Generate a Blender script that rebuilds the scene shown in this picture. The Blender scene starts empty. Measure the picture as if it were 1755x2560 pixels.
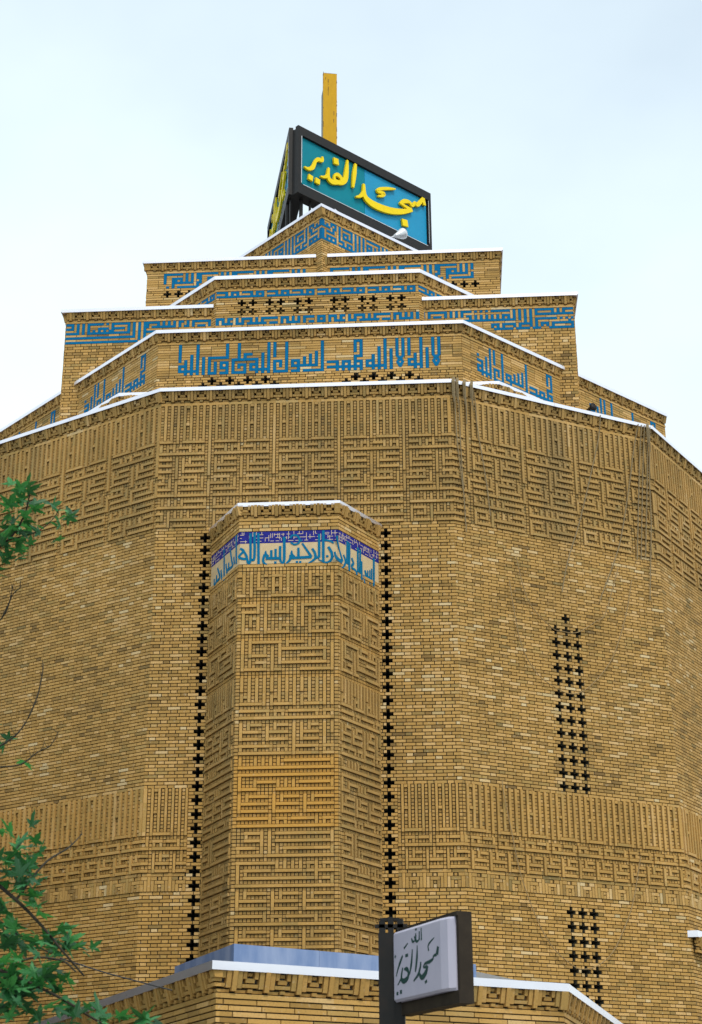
import bpy, math, random
import numpy as np
from mathutils import Vector, Matrix
random.seed(7)
rng = np.random.default_rng(11)
S = bpy.context.scene
COL = S.collection
R = math.radians

# ------------------------------------------------------------------ camera
F_PX, PITCH, ROLL, YAW = 4056.58, 0.39591, -0.00443, -0.0593
cam_d = bpy.data.cameras.new('camera'); cam = bpy.data.objects.new('camera', cam_d); COL.objects.link(cam)
cam_d.sensor_fit = 'HORIZONTAL'; cam_d.sensor_width = 36.0; cam_d.lens = 36.0 * F_PX / 1755.0
cam_d.dof.use_dof = True; cam_d.dof.focus_distance = 29.0; cam_d.dof.aperture_fstop = 6.3
cam_d.clip_start = 0.1; cam_d.clip_end = 2000
CAM = Vector((2.41038, -26.59959, 1.6))
fw = Vector((math.sin(YAW) * math.cos(PITCH), math.cos(YAW) * math.cos(PITCH), math.sin(PITCH)))
r0 = Vector((math.cos(YAW), -math.sin(YAW), 0)); u0 = r0.cross(fw)
rc = r0 * math.cos(ROLL) + u0 * math.sin(ROLL); uc = -r0 * math.sin(ROLL) + u0 * math.cos(ROLL)
M = Matrix((rc, uc, -fw)).transposed().to_4x4(); M.translation = CAM
cam.matrix_world = M
S.camera = cam
S.render.resolution_x = 702; S.render.resolution_y = 1024

# ------------------------------------------------------------------ sky, sun, exposure
SUN_EL, SUN_AZ = R(56), R(152)          # azimuth measured clockwise from +Y (away from camera)
W = bpy.data.worlds.new('World'); S.world = W; W.use_nodes = True
nt = W.node_tree; nt.nodes.clear()
def N(tree, typ, **kw):
    n = tree.nodes.new(typ)
    for k, v in kw.items(): setattr(n, k, v)
    return n
out = N(nt, 'ShaderNodeOutputWorld')
sky = N(nt, 'ShaderNodeTexSky', sky_type='NISHITA'); sky.sun_disc = False
sky.sun_elevation = SUN_EL; sky.sun_rotation = SUN_AZ; sky.air_density = 1.2; sky.dust_density = 2.5
bg1 = N(nt, 'ShaderNodeBackground'); bg1.inputs['Strength'].default_value = 0.15
nt.links.new(sky.outputs[0], bg1.inputs[0])
tc = N(nt, 'ShaderNodeTexCoord')
sep = N(nt, 'ShaderNodeSeparateXYZ'); nt.links.new(tc.outputs['Generated'], sep.inputs[0])
mp = N(nt, 'ShaderNodeMapping'); mp.inputs['Scale'].default_value = (1, 1, 1.6); mp.inputs['Location'].default_value = (4.1, 0, 0)
nt.links.new(tc.outputs['Generated'], mp.inputs[0])
nz = N(nt, 'ShaderNodeTexNoise'); nz.inputs['Scale'].default_value = 2.2; nz.inputs['Detail'].default_value = 5; nz.inputs['Roughness'].default_value = .5
nt.links.new(mp.outputs[0], nz.inputs[0])
# thin overcast: nearly closed towards the horizon, thinner overhead
r1 = N(nt, 'ShaderNodeMapRange'); r1.inputs[1].default_value = 0.28; r1.inputs[2].default_value = 0.66
r1.inputs[3].default_value = 1.0; r1.inputs[4].default_value = 0.60
nt.links.new(sep.outputs[2], r1.inputs[0])
r2 = N(nt, 'ShaderNodeMapRange'); r2.inputs[1].default_value = 0.3; r2.inputs[2].default_value = 0.7
r2.inputs[3].default_value = -0.14; r2.inputs[4].default_value = 0.14
nt.links.new(nz.outputs[0], r2.inputs[0])
ad = N(nt, 'ShaderNodeMath', operation='ADD', use_clamp=True); nt.links.new(r1.outputs[0], ad.inputs[0]); nt.links.new(r2.outputs[0], ad.inputs[1])
bg2 = N(nt, 'ShaderNodeBackground'); bg2.inputs[0].default_value = (0.84, 0.965, 1.0, 1); bg2.inputs['Strength'].default_value = 1.12
mx = N(nt, 'ShaderNodeMixShader'); nt.links.new(ad.outputs[0], mx.inputs[0]); nt.links.new(bg1.outputs[0], mx.inputs[1]); nt.links.new(bg2.outputs[0], mx.inputs[2])
nt.links.new(mx.outputs[0], out.inputs[0])

sd = bpy.data.lights.new('sun', 'SUN'); sun = bpy.data.objects.new('sun', sd); COL.objects.link(sun)
sd.energy = 1.5; sd.angle = R(12); sd.color = (1.0, 0.96, 0.88)
sv = Vector((math.sin(SUN_AZ) * math.cos(SUN_EL), math.cos(SUN_AZ) * math.cos(SUN_EL), math.sin(SUN_EL)))
sun.rotation_euler = sv.to_track_quat('Z', 'Y').to_euler()
sun.location = (10, -30, 40)
S.view_settings.view_transform = 'Standard'; S.view_settings.look = 'None'
S.view_settings.exposure = 0.25; S.view_settings.gamma = 1; S.view_settings.use_curve_mapping = False

# ------------------------------------------------------------------ materials
def newmat(name):
    m = bpy.data.materials.new(name); m.use_nodes = True
    return m, m.node_tree, m.node_tree.nodes['Principled BSDF']
def lnk(t, a, b): t.links.new(a, b)
def mixc(t, a, b, fac, mode='MIX'):
    n = N(t, 'ShaderNodeMix', data_type='RGBA', blend_type=mode)
    for s, v in ((6, a), (7, b), (0, fac)):
        if hasattr(v, 'links') or hasattr(v, 'is_linked'): lnk(t, v, n.inputs[s])
        elif s == 0: n.inputs[0].default_value = v
        else: n.inputs[s].default_value = (*v, 1)
    return n.outputs[2]
def ramp(t, src, stops):
    n = N(t, 'ShaderNodeValToRGB'); e = n.color_ramp.elements
    while len(e) < len(stops): e.new(0.5)
    for i, (p, c) in enumerate(stops): e[i].position = p; e[i].color = (*c, 1)
    lnk(t, src, n.inputs[0]); return n.outputs[0]
def noise(t, scale, detail=3, stretch=None, rough=.55, vec=None):
    n = N(t, 'ShaderNodeTexNoise'); n.inputs['Scale'].default_value = scale; n.inputs['Detail'].default_value = detail; n.inputs['Roughness'].default_value = rough
    if vec is None:
        g = N(t, 'ShaderNodeNewGeometry'); vec = g.outputs['Position']
    if stretch:
        mpn = N(t, 'ShaderNodeMapping'); mpn.inputs['Scale'].default_value = stretch; lnk(t, vec, mpn.inputs[0]); vec = mpn.outputs[0]
    lnk(t, vec, n.inputs[0]); return n.outputs[0]
def rng_(t, src, a, b, c, d):
    n = N(t, 'ShaderNodeMapRange'); 
    for i, v in zip((1, 2, 3, 4), (a, b, c, d)): n.inputs[i].default_value = v
    lnk(t, src, n.inputs[0]); return n.outputs[0]
def mul(t, a, b):
    n = N(t, 'ShaderNodeMath', operation='MULTIPLY', use_clamp=True)
    for i, v in enumerate((a, b)):
        if hasattr(v, 'is_linked'): lnk(t, v, n.inputs[i])
        else: n.inputs[i].default_value = v
    return n.outputs[0]

BR = [(0.0, (0.179, 0.105, 0.032)), (0.16, (0.302, 0.177, 0.049)), (0.42, (0.446, 0.256, 0.068)), (0.66, (0.558, 0.326, 0.094)), (0.86, (0.663, 0.42, 0.166)), (1.0, (0.703, 0.529, 0.279))]
def brick_mat(name, single=False, warm=0.0, dirt_shade=0.25, trange=(.14, .84)):
    m, t, b = newmat(name)
    if single:
        oi = N(t, 'ShaderNodeObjectInfo'); tone = oi.outputs['Random']; wv, dv = warm, dirt_shade
        tone = rng_(t, tone, 0, 1, *trange)
    else:
        def at(nm):
            a = N(t, 'ShaderNodeAttribute', attribute_name=nm); return a.outputs['Fac']
        tone = at('tone'); wv = at('warm'); dv = at('dirt_shade')
    big = noise(t, .55, 4)
    tn = N(t, 'ShaderNodeMath', operation='ADD', use_clamp=True); lnk(t, tone, tn.inputs[0]); lnk(t, rng_(t, big, .3, .7, -.17, .17), tn.inputs[1])
    c = ramp(t, tn.outputs[0], BR)
    hu = N(t, 'ShaderNodeMath', operation='MULTIPLY'); lnk(t, tone, hu.inputs[0]); hu.inputs[1].default_value = 37.31
    fr_ = N(t, 'ShaderNodeMath', operation='FRACT'); lnk(t, hu.outputs[0], fr_.inputs[0])
    c = mixc(t, c, (.58, .335, .10), rng_(t, fr_.outputs[0], .6, 1, 0, .42))
    c = mixc(t, c, (.33, .245, .085), rng_(t, fr_.outputs[0], .0, .22, .45, 0))
    c = mixc(t, c, (.62, .310, .05), mul(t, wv, .72))
    grain = noise(t, 55, 4)
    c = mixc(t, c, (.13, .09, .045), rng_(t, grain, .52, .8, 0, .5))
    speck = noise(t, 21, 2)
    c = mixc(t, c, (.72, .60, .42), rng_(t, speck, .62, .8, 0, .35))
    c = mixc(t, c, (.27, .205, .095), mul(t, dv, .20))          # general grime, plus shade painted in on pier sides and porch
    # weather stains running down the wall
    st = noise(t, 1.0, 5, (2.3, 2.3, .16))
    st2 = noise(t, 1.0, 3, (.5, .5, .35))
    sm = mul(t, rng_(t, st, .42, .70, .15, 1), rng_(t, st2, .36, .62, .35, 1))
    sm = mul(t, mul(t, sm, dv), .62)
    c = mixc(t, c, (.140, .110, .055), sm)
    lnk(t, c, b.inputs['Base Color']); b.inputs['Roughness'].default_value = .82; b.inputs['Specular IOR Level'].default_value = .25
    bp = N(t, 'ShaderNodeBump'); bp.inputs['Strength'].default_value = .35; bp.inputs['Distance'].default_value = .004
    lnk(t, grain, bp.inputs['Height']); lnk(t, bp.outputs[0], b.inputs['Normal'])
    return m
def flat_mat(name, col, rough=.6, metal=0, var=.12, scale=8, dark=None, spec=.5, stretch=None, rnd=0):
    m, t, b = newmat(name)
    d = dark or tuple(x * .55 for x in col)
    c = mixc(t, col, d, rng_(t, noise(t, scale, 5, stretch), .4, .75, 0, var * 3))
    if rnd:
        oi = N(t, 'ShaderNodeObjectInfo')
        c = mixc(t, c, tuple(x * .6 for x in col), mul(t, oi.outputs['Random'], rnd))
    lnk(t, c, b.inputs['Base Color']); b.inputs['Roughness'].default_value = rough; b.inputs['Metallic'].default_value = metal; b.inputs['Specular IOR Level'].default_value = spec
    return m
M_BRICK = brick_mat('ochre_brick')
M_BRICK1 = brick_mat('ochre_brick_single', True, 0.10, .12)
M_RELIEF1 = brick_mat('ochre_relief_single', True, 0.10, .22, (.40, .62))
M_ORANGE1 = brick_mat('orange_relief_single', True, 1.0, .10, (.40, .62))
M_MORTAR = flat_mat('raked_mortar', (.040, .036, .025), .95, 0, .2, 14, None, .1)
M_DARK = flat_mat('dark_void', (.095, .085, .058), .95)
M_GLAZE = flat_mat('turquoise_glaze', (.0, .150, .330), .55, 0, .22, 16, (.0, .095, .23), .06, None, .25)
M_COBALT = flat_mat('cobalt_glaze', (.022, .024, .240), .5, 0, .2, 24, (.012, .012, .12), .1)
M_TURQ2 = flat_mat('turquoise_script', (.001, .155, .300), .5, 0, .18, 26, (.001, .10, .21), .08)
M_PLASTER = flat_mat('cream_tile', (.61, .46, .26), .75, 0, .16, 9, (.46, .32, .14))
M_CREAM = flat_mat('cream_fillet', (.66, .52, .36), .7, 0, .12, 20)
M_COPING = flat_mat('white_coping_metal', (.84, .81, .86), .32, .85, .10, 1.8, (.66, .63, .68), .5, (1, 1, 3))
M_ROOF = flat_mat('roof_membrane', (.30, .29, .28), .9)
M_BLUE = flat_mat('blue_sheet_metal', (.160, .235, .420), .42, .3, .25, 2.6, (.42, .47, .62), .5, (1.4, 1.4, .35))
M_BLACK = flat_mat('black_painted_steel', (.014, .0135, .013), .5, 0, .15, 10, (.03, .02, .015), .2)
M_TRIM = flat_mat('aluminium_trim', (.70, .70, .70), .3, .5)
M_TEAL = flat_mat('teal_sheet', (.001, .215, .275), .45, 0, .10, 3, (.001, .15, .21), .12)
M_SKYBLUE = flat_mat('light_blue_sheet', (.012, .285, .50), .45, 0, .10, 3, (.01, .21, .40), .2)
M_YEL = flat_mat('yellow_letter_paint', (.90, .66, .006), .45, 0, .08, 6, (.76, .48, .006), .15)
M_MAST = flat_mat('yellow_mast_paint', (.63, .345, .014), .6, 0, .10, 5, (.45, .24, .015), .1, (3, 3, .8))
M_MASTSIDE = flat_mat('dark_green_mast_side', (.05, .085, .075), .5)
M_RUST = flat_mat('rust', (.12, .055, .025), .9)
M_BROWN = flat_mat('brown_painted_frame', (.030, .022, .015), .65, 0, .2, 9, (.055, .04, .025), .15)
M_ACRYL = flat_mat('white_acrylic_panel', (.50, .47, .56), .38, 0, .14, 3.5, (.36, .35, .45), .5, (1, 1, .6))
M_GREENTXT = flat_mat('dark_green_paint', (.008, .050, .042), .5)
M_ROPE = flat_mat('dusty_rope', (.25, .185, .095), .9)
M_WIRE = flat_mat('thin_brown_wire', (.30, .20, .085), .8)
M_CABLE = flat_mat('black_cable', (.02, .02, .02), .6)
M_LAMP = flat_mat('white_enamel', (.72, .73, .75), .25, .2)
M_BARK = flat_mat('grey_brown_bark', (.050, .044, .032), .9, 0, .2, 22, None, .15)
M_ASPHALT = flat_mat('asphalt', (.05, .05, .052), .9, 0, .2, 30)
M_PAVE = flat_mat('paving', (.22, .21, .19), .85, 0, .2, 6)
m, t, b = newmat('plane_leaf'); M_LEAF = m
oi = N(t, 'ShaderNodeObjectInfo')
c = ramp(t, oi.outputs['Random'], [(0, (.009, .048, .020)), (.4, (.015, .100, .034)), (.75, (.030, .185, .052)), (1, (.075, .32, .08))])
c = mixc(t, c, (.02, .05, .02), rng_(t, noise(t, 30, 3), .45, .8, 0, .5))
lnk(t, c, b.inputs['Base Color']); b.inputs['Roughness'].default_value = .5
tr = N(t, 'ShaderNodeBsdfTranslucent'); lnk(t, mixc(t, c, (.10, .42, .05), .45), tr.inputs[0])
mm = N(t, 'ShaderNodeMixShader'); mm.inputs[0].default_value = .38
lnk(t, b.outputs[0], mm.inputs[1]); lnk(t, tr.outputs[0], mm.inputs[2]); lnk(t, mm.outputs[0], t.nodes['Material Output'].inputs[0])

# ------------------------------------------------------------------ object helpers
def tag(o, label=None, cat=None, group=None, kind=None):
    if label: o['label'] = label
    if cat: o['category'] = cat
    if group: o['group'] = group
    if kind: o['kind'] = kind
    return o
def empty(name, loc=(0, 0, 0), rz=0):
    o = bpy.data.objects.new(name, None); COL.objects.link(o); o.location = loc; o.rotation_euler = (0, 0, rz); o.empty_display_size = .3
    return o
def link_mesh(name, verts, faces, mat, parent=None, mats=None, midx=None, smooth=False):
    me = bpy.data.meshes.new(name); me.from_pydata([tuple(v) for v in verts], [], faces)
    for mm_ in (mats or [mat]): me.materials.append(mm_)
    if midx: me.polygons.foreach_set('material_index', midx)
    if smooth: me.polygons.foreach_set('use_smooth', [True] * len(me.polygons))
    me.update()
    o = bpy.data.objects.new(name, me); COL.objects.link(o)
    if parent: o.parent = parent
    return o
class MB:
    def __init__(s): s.v = []; s.f = []
    def add(s, vs, fs):
        k = len(s.v); s.v += [tuple(v) for v in vs]; s.f += [tuple(i + k for i in f) for f in fs]
    def obox(s, o, ax, ay, az):            # oriented box from corner o with edge vectors (right-handed)
        o, ax, ay, az = map(Vector, (o, ax, ay, az))
        vs = [o, o + ax, o + ax + ay, o + ay, o + az, o + ax + az, o + ax + ay + az, o + ay + az]
        s.add(vs, [(0, 3, 2, 1), (4, 5, 6, 7), (0, 1, 5, 4), (1, 2, 6, 5), (2, 3, 7, 6), (3, 0, 4, 7)])
    def prism(s, pts, z0, z1):             # pts counter-clockwise from above
        n = len(pts); vs = [(x, y, z0) for x, y in pts] + [(x, y, z1) for x, y in pts]
        s.add(vs, [tuple(range(n))[::-1], tuple(range(n, 2 * n))] + [(i, (i + 1) % n, n + (i + 1) % n, n + i) for i in range(n)])
    def tube(s, pts, rad, n=6):
        pts = [Vector(p) for p in pts]; rings = []
        if not hasattr(rad, '__len__'): rad = [rad] * len(pts)
        for i, p in enumerate(pts):
            d = (pts[min(i + 1, len(pts) - 1)] - pts[max(i - 1, 0)]).normalized()
            a = d.cross(Vector((.31, .2, .93)) if abs(d.z) < .9 else Vector((1, .1, 0))).normalized(); b_ = d.cross(a)
            rings.append([p + (a * math.cos(6.2832 * k / n) + b_ * math.sin(6.2832 * k / n)) * rad[i] for k in range(n)])
        fs = [(i * n + k, i * n + (k + 1) % n, (i + 1) * n + (k + 1) % n, (i + 1) * n + k) for i in range(len(pts) - 1) for k in range(n)]
        fs += [tuple(range(n))[::-1], tuple(range((len(pts) - 1) * n, len(pts) * n))]
        s.add([v for r_ in rings for v in r_], fs)
    def obj(s, name, mat, parent=None, **k): return link_mesh(name, s.v, s.f, mat, parent, **k)
def smooth_path(pts, k=5):
    P = [Vector(p) for p in pts]; o = []
    for i in range(len(P) - 1):
        a, b_, c_, d = P[max(i - 1, 0)], P[i], P[i + 1], P[min(i + 2, len(P) - 1)]
        for j in range(k):
            q = j / k
            o.append(.5 * ((2 * b_) + (c_ - a) * q + (2 * a - 5 * b_ + 4 * c_ - d) * q * q + (3 * b_ - a - 3 * c_ + d) * q ** 3))
    o.append(P[-1]); return o
def ribbon(mb, pts, fr, d0, d1, wk=1.0):
    """calligraphic stroke: pts (u, z, width), fr maps (u, z, d) to space; u x z points out"""
    sp = smooth_path(pts, 4) if len(pts) > 2 else [Vector(p) for p in pts]
    L_, R_ = [], []
    for i, p in enumerate(sp):
        t_ = (sp[min(i + 1, len(sp) - 1)] - sp[max(i - 1, 0)]); t_.z = 0
        t_.normalize(); nrm = Vector((-t_.y, t_.x, 0)); w = max(p.z, .006) / 2 * wk
        L_.append((p.x + nrm.x * w, p.y + nrm.y * w)); R_.append((p.x - nrm.x * w, p.y - nrm.y * w))
    n = len(sp); vs = []
    for d in (d1, d0):
        vs += [fr(u, z, d) for u, z in L_] + [fr(u, z, d) for u, z in R_]
    fs = []
    for i in range(n - 1):
        fs.append((i, n + i, n + i + 1, i + 1)); 
        fs.append((i, i + 1, 2 * n + i + 1, 2 * n + i)); fs.append((n + i, 3 * n + i, 3 * n + i + 1, n + i + 1))
    fs += [(0, 2 * n, 3 * n, n), (n - 1, 2 * n - 1, 4 * n - 1, 3 * n - 1)]
    mb.add(vs, fs)

# ------------------------------------------------------------------ facets and brick laying
class Facet:
    def __init__(s, name, O, ang, Wd, owner):
        s.name = name; s.ang = R(ang); s.O = np.array([O[0], O[1], 0.0]); s.W = Wd; s.owner = owner
        s.U = np.array([math.cos(s.ang), math.sin(s.ang), 0]); s.N = np.array([math.sin(s.ang), -math.cos(s.ang), 0])
        s.exl = s.exr = 0.0                # how far bricks reach round the corner per unit of depth
        s.blocked = []                     # (ua, ub, z_top) hidden behind another wall
        s.mort = MB(); s.void = {}
    def pt(s, u, z, d=0.0):
        p = s.O + s.U * u + s.N * d; return (p[0], p[1], z)
PIECES = []      # (facet, u0,u1,z0,z1,dtop,dbot,tone,warm,dirt,cls)
def piece(f, a, b_, z0, z1, dt, db=None, cls='plain', warm=0., dirt_shade=.2, tone=None):
    if db is None: db = dt
    for ua, ub, zt in f.blocked:
        if z1 < zt:
            if a >= ua and b_ <= ub: return
            if a < ua < b_: b_ = ua
            if a < ub < b_: a = ub
    if b_ - a < .008 or z1 - z0 < .008: return
    if a < .012: a -= f.exl * max(dt, db)
    if b_ > f.W - .012: b_ += f.exr * max(dt, db)
    if tone is None: tone = min(1, max(0, random.gauss(.52, .205)))
    PIECES.append((f, a, b_, z0, z1, dt, db, tone, warm, dirt_shade, cls))
J = .0138
def rects(f, z0, z1, spans): 
    for a, b_ in spans:
        if b_ - a > 1e-4: f.mort.add([f.pt(a, z0), f.pt(b_, z0), f.pt(b_, z1), f.pt(a, z1)], [(0, 1, 2, 3)])
def subtract(a, b_, holes):
    o = [(a, b_)]
    for hh_ in holes:
        ha, hb = hh_[:2]; q = []
        for x, y in o:
            if hb <= x or ha >= y: q.append((x, y)); continue
            if ha > x: q.append((x, ha))
            if hb < y: q.append((hb, y))
        o = q
    return o
def plain(f, zt, zb, n, holes=None, warm=0., dirt_shade=.2, u0=0, u1=None, plank=False, phase=0., inter=True):
    """n courses of bond; holes: {row: [(ua, ub)]}"""
    holes = holes or {}; h = (zt - zb) / n; u1 = f.W if u1 is None else u1
    # mortar face in strips
    r = 0
    while r < n:
        if r in holes:
            rects(f, zt - (r + 1) * h, zt - r * h, subtract(u0, u1, holes[r])); 
            for hh_ in holes[r]:
                ua, ub = hh_[:2]; vo = f.void.setdefault((round(zt, 3),) + tuple(hh_[2:] or (ua, r)), MB())
                za, zc = zt - (r + 1) * h, zt - r * h; D = -.34
                P = lambda u, z, d: f.pt(u, z, d)
                vo.add([P(ua, za, D), P(ub, za, D), P(ub, zc, D), P(ua, zc, D)], [(0, 1, 2, 3)])
                vo.add([P(ua, za, D), P(ua, zc, D), P(ua, zc, 0), P(ua, za, 0)], [(0, 1, 2, 3)])
                vo.add([P(ub, za, 0), P(ub, zc, 0), P(ub, zc, D), P(ub, za, D)], [(0, 1, 2, 3)])
                for (zz, rr) in ((zc, r - 1), (za, r + 1)):
                    for xa, xb in subtract(ua, ub, holes.get(rr, [])):
                        vo.add([P(xa, zz, D), P(xb, zz, D), P(xb, zz, 0), P(xa, zz, 0)], [(0, 1, 2, 3)])
            r += 1
        else:
            q = r
            while q < n and q not in holes: q += 1
            rects(f, zt - q * h, zt - r * h, [(u0, u1)]); r = q
    LS, LH = .2205, .1135; per = LS + LH
    for r in range(n):
        za, zc = zt - (r + 1) * h + J * .5, zt - r * h - J * .5
        sp = subtract(u0, u1, [(q[0] - .0015, q[1] + .0015) for q in holes.get(r, [])])
        off = phase + (r % 2) * per * .5 + random.uniform(-.012, .012)
        if plank: off += (r * 7 % 5) * .11
        for a, b_ in sp:
            k = math.floor((a - off) / per) - 1; x = off + k * per; i = 0
            while x < b_:
                L = LH if i % 2 else LS
                if plank: L = .36
                xa, xb = max(a, x), min(b_, x + L - J)
                if x + L > b_ - .035 and b_ - xa < LS + .08: xb = b_
                if xb - xa > .02:
                    piece(f, xa, xb, za, zc, .020 + random.uniform(-.0026, .0026), warm=warm, dirt_shade=dirt_shade)
                if xb >= b_: break
                x += L; i += 1
def parse(ops):
    o = []
    for tkn in ops.split():
        k = tkn[0]; q = [int(x) for x in tkn[1:].split(':')]; o.append((k, q))
    return o
def relief(f, zt, zb, nr, nc, ops, period=None, phase=0, warm=None, dirt_shade=.3, u0=0, u1=None, proud=.043, base=.017, vmax=4):
    """raster of header squares with proud strips; ops 'Vc:r0:r1 Hr:c0:c1 Xr:c (deep square)'"""
    u1 = f.W if u1 is None else u1
    cw = (u1 - u0) / nc; h = (zt - zb) / nr
    rects(f, zb, zt, [(u0, u1)])
    g = np.zeros((nr, nc), int); hv = {}; sid = 0; stone = {}
    starts = [0] if not period else range(phase - period * 2, nc + period, period)
    for s0 in starts:
        for k, q in ops:
            sid += 1
            if k == 'V': cells = [(r_, q[0] + s0) for r_ in range(q[1], q[2] + 1)]
            elif k == 'H': cells = [(q[0], c_ + s0) for c_ in range(q[1], q[2] + 1)]
            else: cells = [(q[0], q[1] + s0)]
            hv[sid] = k
            for r_, c_ in cells:
                if 0 <= r_ < nr and 0 <= c_ < nc: g[r_, c_] = sid
    seen = np.zeros_like(g, bool)
    for r_ in range(nr):
        wr = warm(r_) if callable(warm) else (warm or 0.)
        for c_ in range(nc):
            if seen[r_, c_]: continue
            s_ = g[r_, c_]
            if s_ == 0 or hv[s_] == 'X':
                d = base + random.uniform(-.002, .002) - (.006 if s_ else 0)
                piece(f, u0 + c_ * cw + .006, u0 + (c_ + 1) * cw - .0066, zt - (r_ + 1) * h + .0068, zt - r_ * h - .0068, d, cls='header', warm=wr, dirt_shade=dirt_shade, tone=min(1, max(0, random.gauss(.46, .16))))
                continue
            a, b_ = r_, c_; n = 1; seen[r_, c_] = True
            if hv[s_] == 'V':
                while a + 1 < nr and g[a + 1, c_] == s_ and n < vmax: a += 1; n += 1; seen[a, c_] = True
            else:
                while b_ + 1 < nc and g[r_, b_ + 1] == s_ and n < vmax: b_ += 1; n += 1; seen[r_, b_] = True
            gp = .0065; end = .0004
            ea, eb = (gp, gp) if hv[s_] == 'V' else (end, end)
            va, vb = (end, end) if hv[s_] == 'V' else (gp, gp)
            piece(f, u0 + c_ * cw + ea, u0 + (b_ + 1) * cw - eb, zt - (a + 1) * h + va, zt - r_ * h - vb, proud + random.uniform(-.0015, .0015), cls='relief', warm=wr, dirt_shade=dirt_shade,
                  tone=min(1, max(0, stone.setdefault(s_, random.gauss(.52, .09)) + random.gauss(0, .05))))
def cornice(f, zt, zb, nc, phase=0, dirt_shade=.35, u0=0, u1=None, lean=.05):
    u1 = f.W if u1 is None else u1
    cw = (u1 - u0) / nc; hs = [1.15, 1, 1, .65, 1.0]; tot = sum(hs); h = (zt - zb) / tot
    ys = [zt]
    for x in hs: ys.append(ys[-1] - x * h)
    rects(f, zb, zt, [(u0, u1)])
    dd = lambda z: .018 + lean * (z - ys[4]) / (zt - ys[4])
    def p(c0, c1, za, zc, ex, **k):
        a, b_ = u0 + c0 * cw + .005, u0 + c1 * cw - .005
        a, b_ = max(a, u0), min(b_, u1)
        if b_ - a > .012: piece(f, a, b_, za + .004, zc - .004, dd(zc) + ex, dd(za) + ex, cls='relief', dirt_shade=dirt_shade, tone=min(1, max(0, random.gauss(.45, .15))))
    for s0 in range(phase - 12, nc + 6, 6):
        p(s0, s0 + 1, ys[3] - .70 * (ys[3] - ys[4]), ys[0], .034)
        p(s0 + 1, s0 + 2, ys[3] + .1 * h, ys[0], .020); p(s0 + 5, s0 + 6, ys[3] + .1 * h, ys[0], .020)
        p(s0 + 2, s0 + 2.9, ys[1] - .25 * h, ys[0], .010); p(s0 + 4.1, s0 + 5, ys[1] - .25 * h, ys[0], .010)
        p(s0 + 3, s0 + 4, ys[1] + .25 * h, ys[0] - .2 * h, -.016)
        p(s0 + 2.6, s0 + 4.4, ys[2] + .12 * h, ys[1], .0)
        p(s0 + 2, s0 + 5, ys[3] + .25 * h, ys[2], .012)
        p(s0 + 3, s0 + 4, ys[4] + .05 * h, ys[3] + .1 * h, .024)
        p(s0 + 1, s0 + 2.95, ys[4], ys[3], -.004); p(s0 + 4.05, s0 + 6, ys[4], ys[3], -.004)
    a = u0
    while a < u1:
        b_ = min(a + .42, u1); piece(f, a + .001, b_ - .002, ys[5] + .004, ys[4] - .006, .030, cls='plain', dirt_shade=dirt_shade * .6, tone=random.gauss(.62, .12)); a = b_
def glyph(f, zt, zb, rows, nc, c0, u0=0, u1=None, fill='brick', dirt_shade=.2, extra=None):
    """rows: list of strings, '#' glazed, else brick; c0 = first column of the text"""
    u1 = f.W if u1 is None else u1; nr = len(rows); cw = (u1 - u0) / nc; h = (zt - zb) / nr
    rects(f, zb, zt, [(u0, u1)])
    g = np.zeros((nr, nc), bool)
    for r_, s_ in enumerate(rows):
        for i, ch in enumerate(s_):
            if ch == '#' and 0 <= c0 + i < nc: g[r_, c0 + i] = True
    U_ = lambda c_: u0 + c_ * cw
    seen = np.zeros_like(g)
    for r_ in range(nr):                      # glazed pieces: vertical runs first, then horizontal
        for c_ in range(nc):
            if not g[r_, c_] or seen[r_, c_]: continue
            vr = 1
            while r_ + vr < nr and g[r_ + vr, c_] and not seen[r_ + vr, c_]: vr += 1
            hr = 1
            while c_ + hr < nc and g[r_, c_ + hr] and not seen[r_, c_ + hr]: hr += 1
            if hr >= vr:
                hr = min(hr, 7)
                for k in range(hr): seen[r_, c_ + k] = True
                piece(f, U_(c_) + .0005, U_(c_ + hr) - .0005, zt - (r_ + 1) * h + .0005, zt - r_ * h - .0005, .0235, cls='glaze')
            else:
                vr = min(vr, 7)
                for k in range(vr): seen[r_ + k, c_] = True
                piece(f, U_(c_) + .0005, U_(c_ + 1) - .0005, zt - (r_ + vr) * h + .0005, zt - r_ * h - .0005, .0235, cls='glaze')
    used = g.copy()
    for r_ in range(nr):
        c_ = 0
        while c_ < nc:
            if used[r_, c_]: c_ += 1; continue
            e = c_
            while e < nc and not g[r_, e] and not used[r_, e]: e += 1
            L = e - c_
            if L == 1 and fill == 'strip':
                v = r_
                while v < nr and not g[v, c_] and not used[v, c_] and v - r_ < 4 and ((c_ == 0 or g[v, c_ - 1]) or (c_ == nc - 1 or g[v, c_ + 1])): used[v, c_] = True; v += 1
                v = max(v, r_ + 1); used[r_, c_] = True
                piece(f, U_(c_) + .005, U_(c_ + 1) - .005, zt - v * h + .004, zt - r_ * h - .004, .018, dirt_shade=dirt_shade)
            else:
                x = c_
                while x < e:
                    n = min(random.choice((4, 4, 6)), e - x)
                    if e - x - n == 1 and L > 1: n += 1
                    piece(f, U_(x) + .005, U_(x + n) - .005, zt - (r_ + 1) * h + .005, zt - r_ * h - .005, .018 + random.uniform(-.002, .002), dirt_shade=dirt_shade,
                          tone=min(1, random.gauss(.75, .15)) if n == 1 else None); x += n
                for k in range(c_, e): used[r_, k] = True
            c_ = e
def cross(holes, u, r_, a=.030, b_=.090):
    k_ = (round(u, 3), r_)
    for rr, w in ((r_ - 1, a), (r_, b_), (r_ + 1, a)):
        holes.setdefault(rr, []).append((u - w, u + w, k_))
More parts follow.
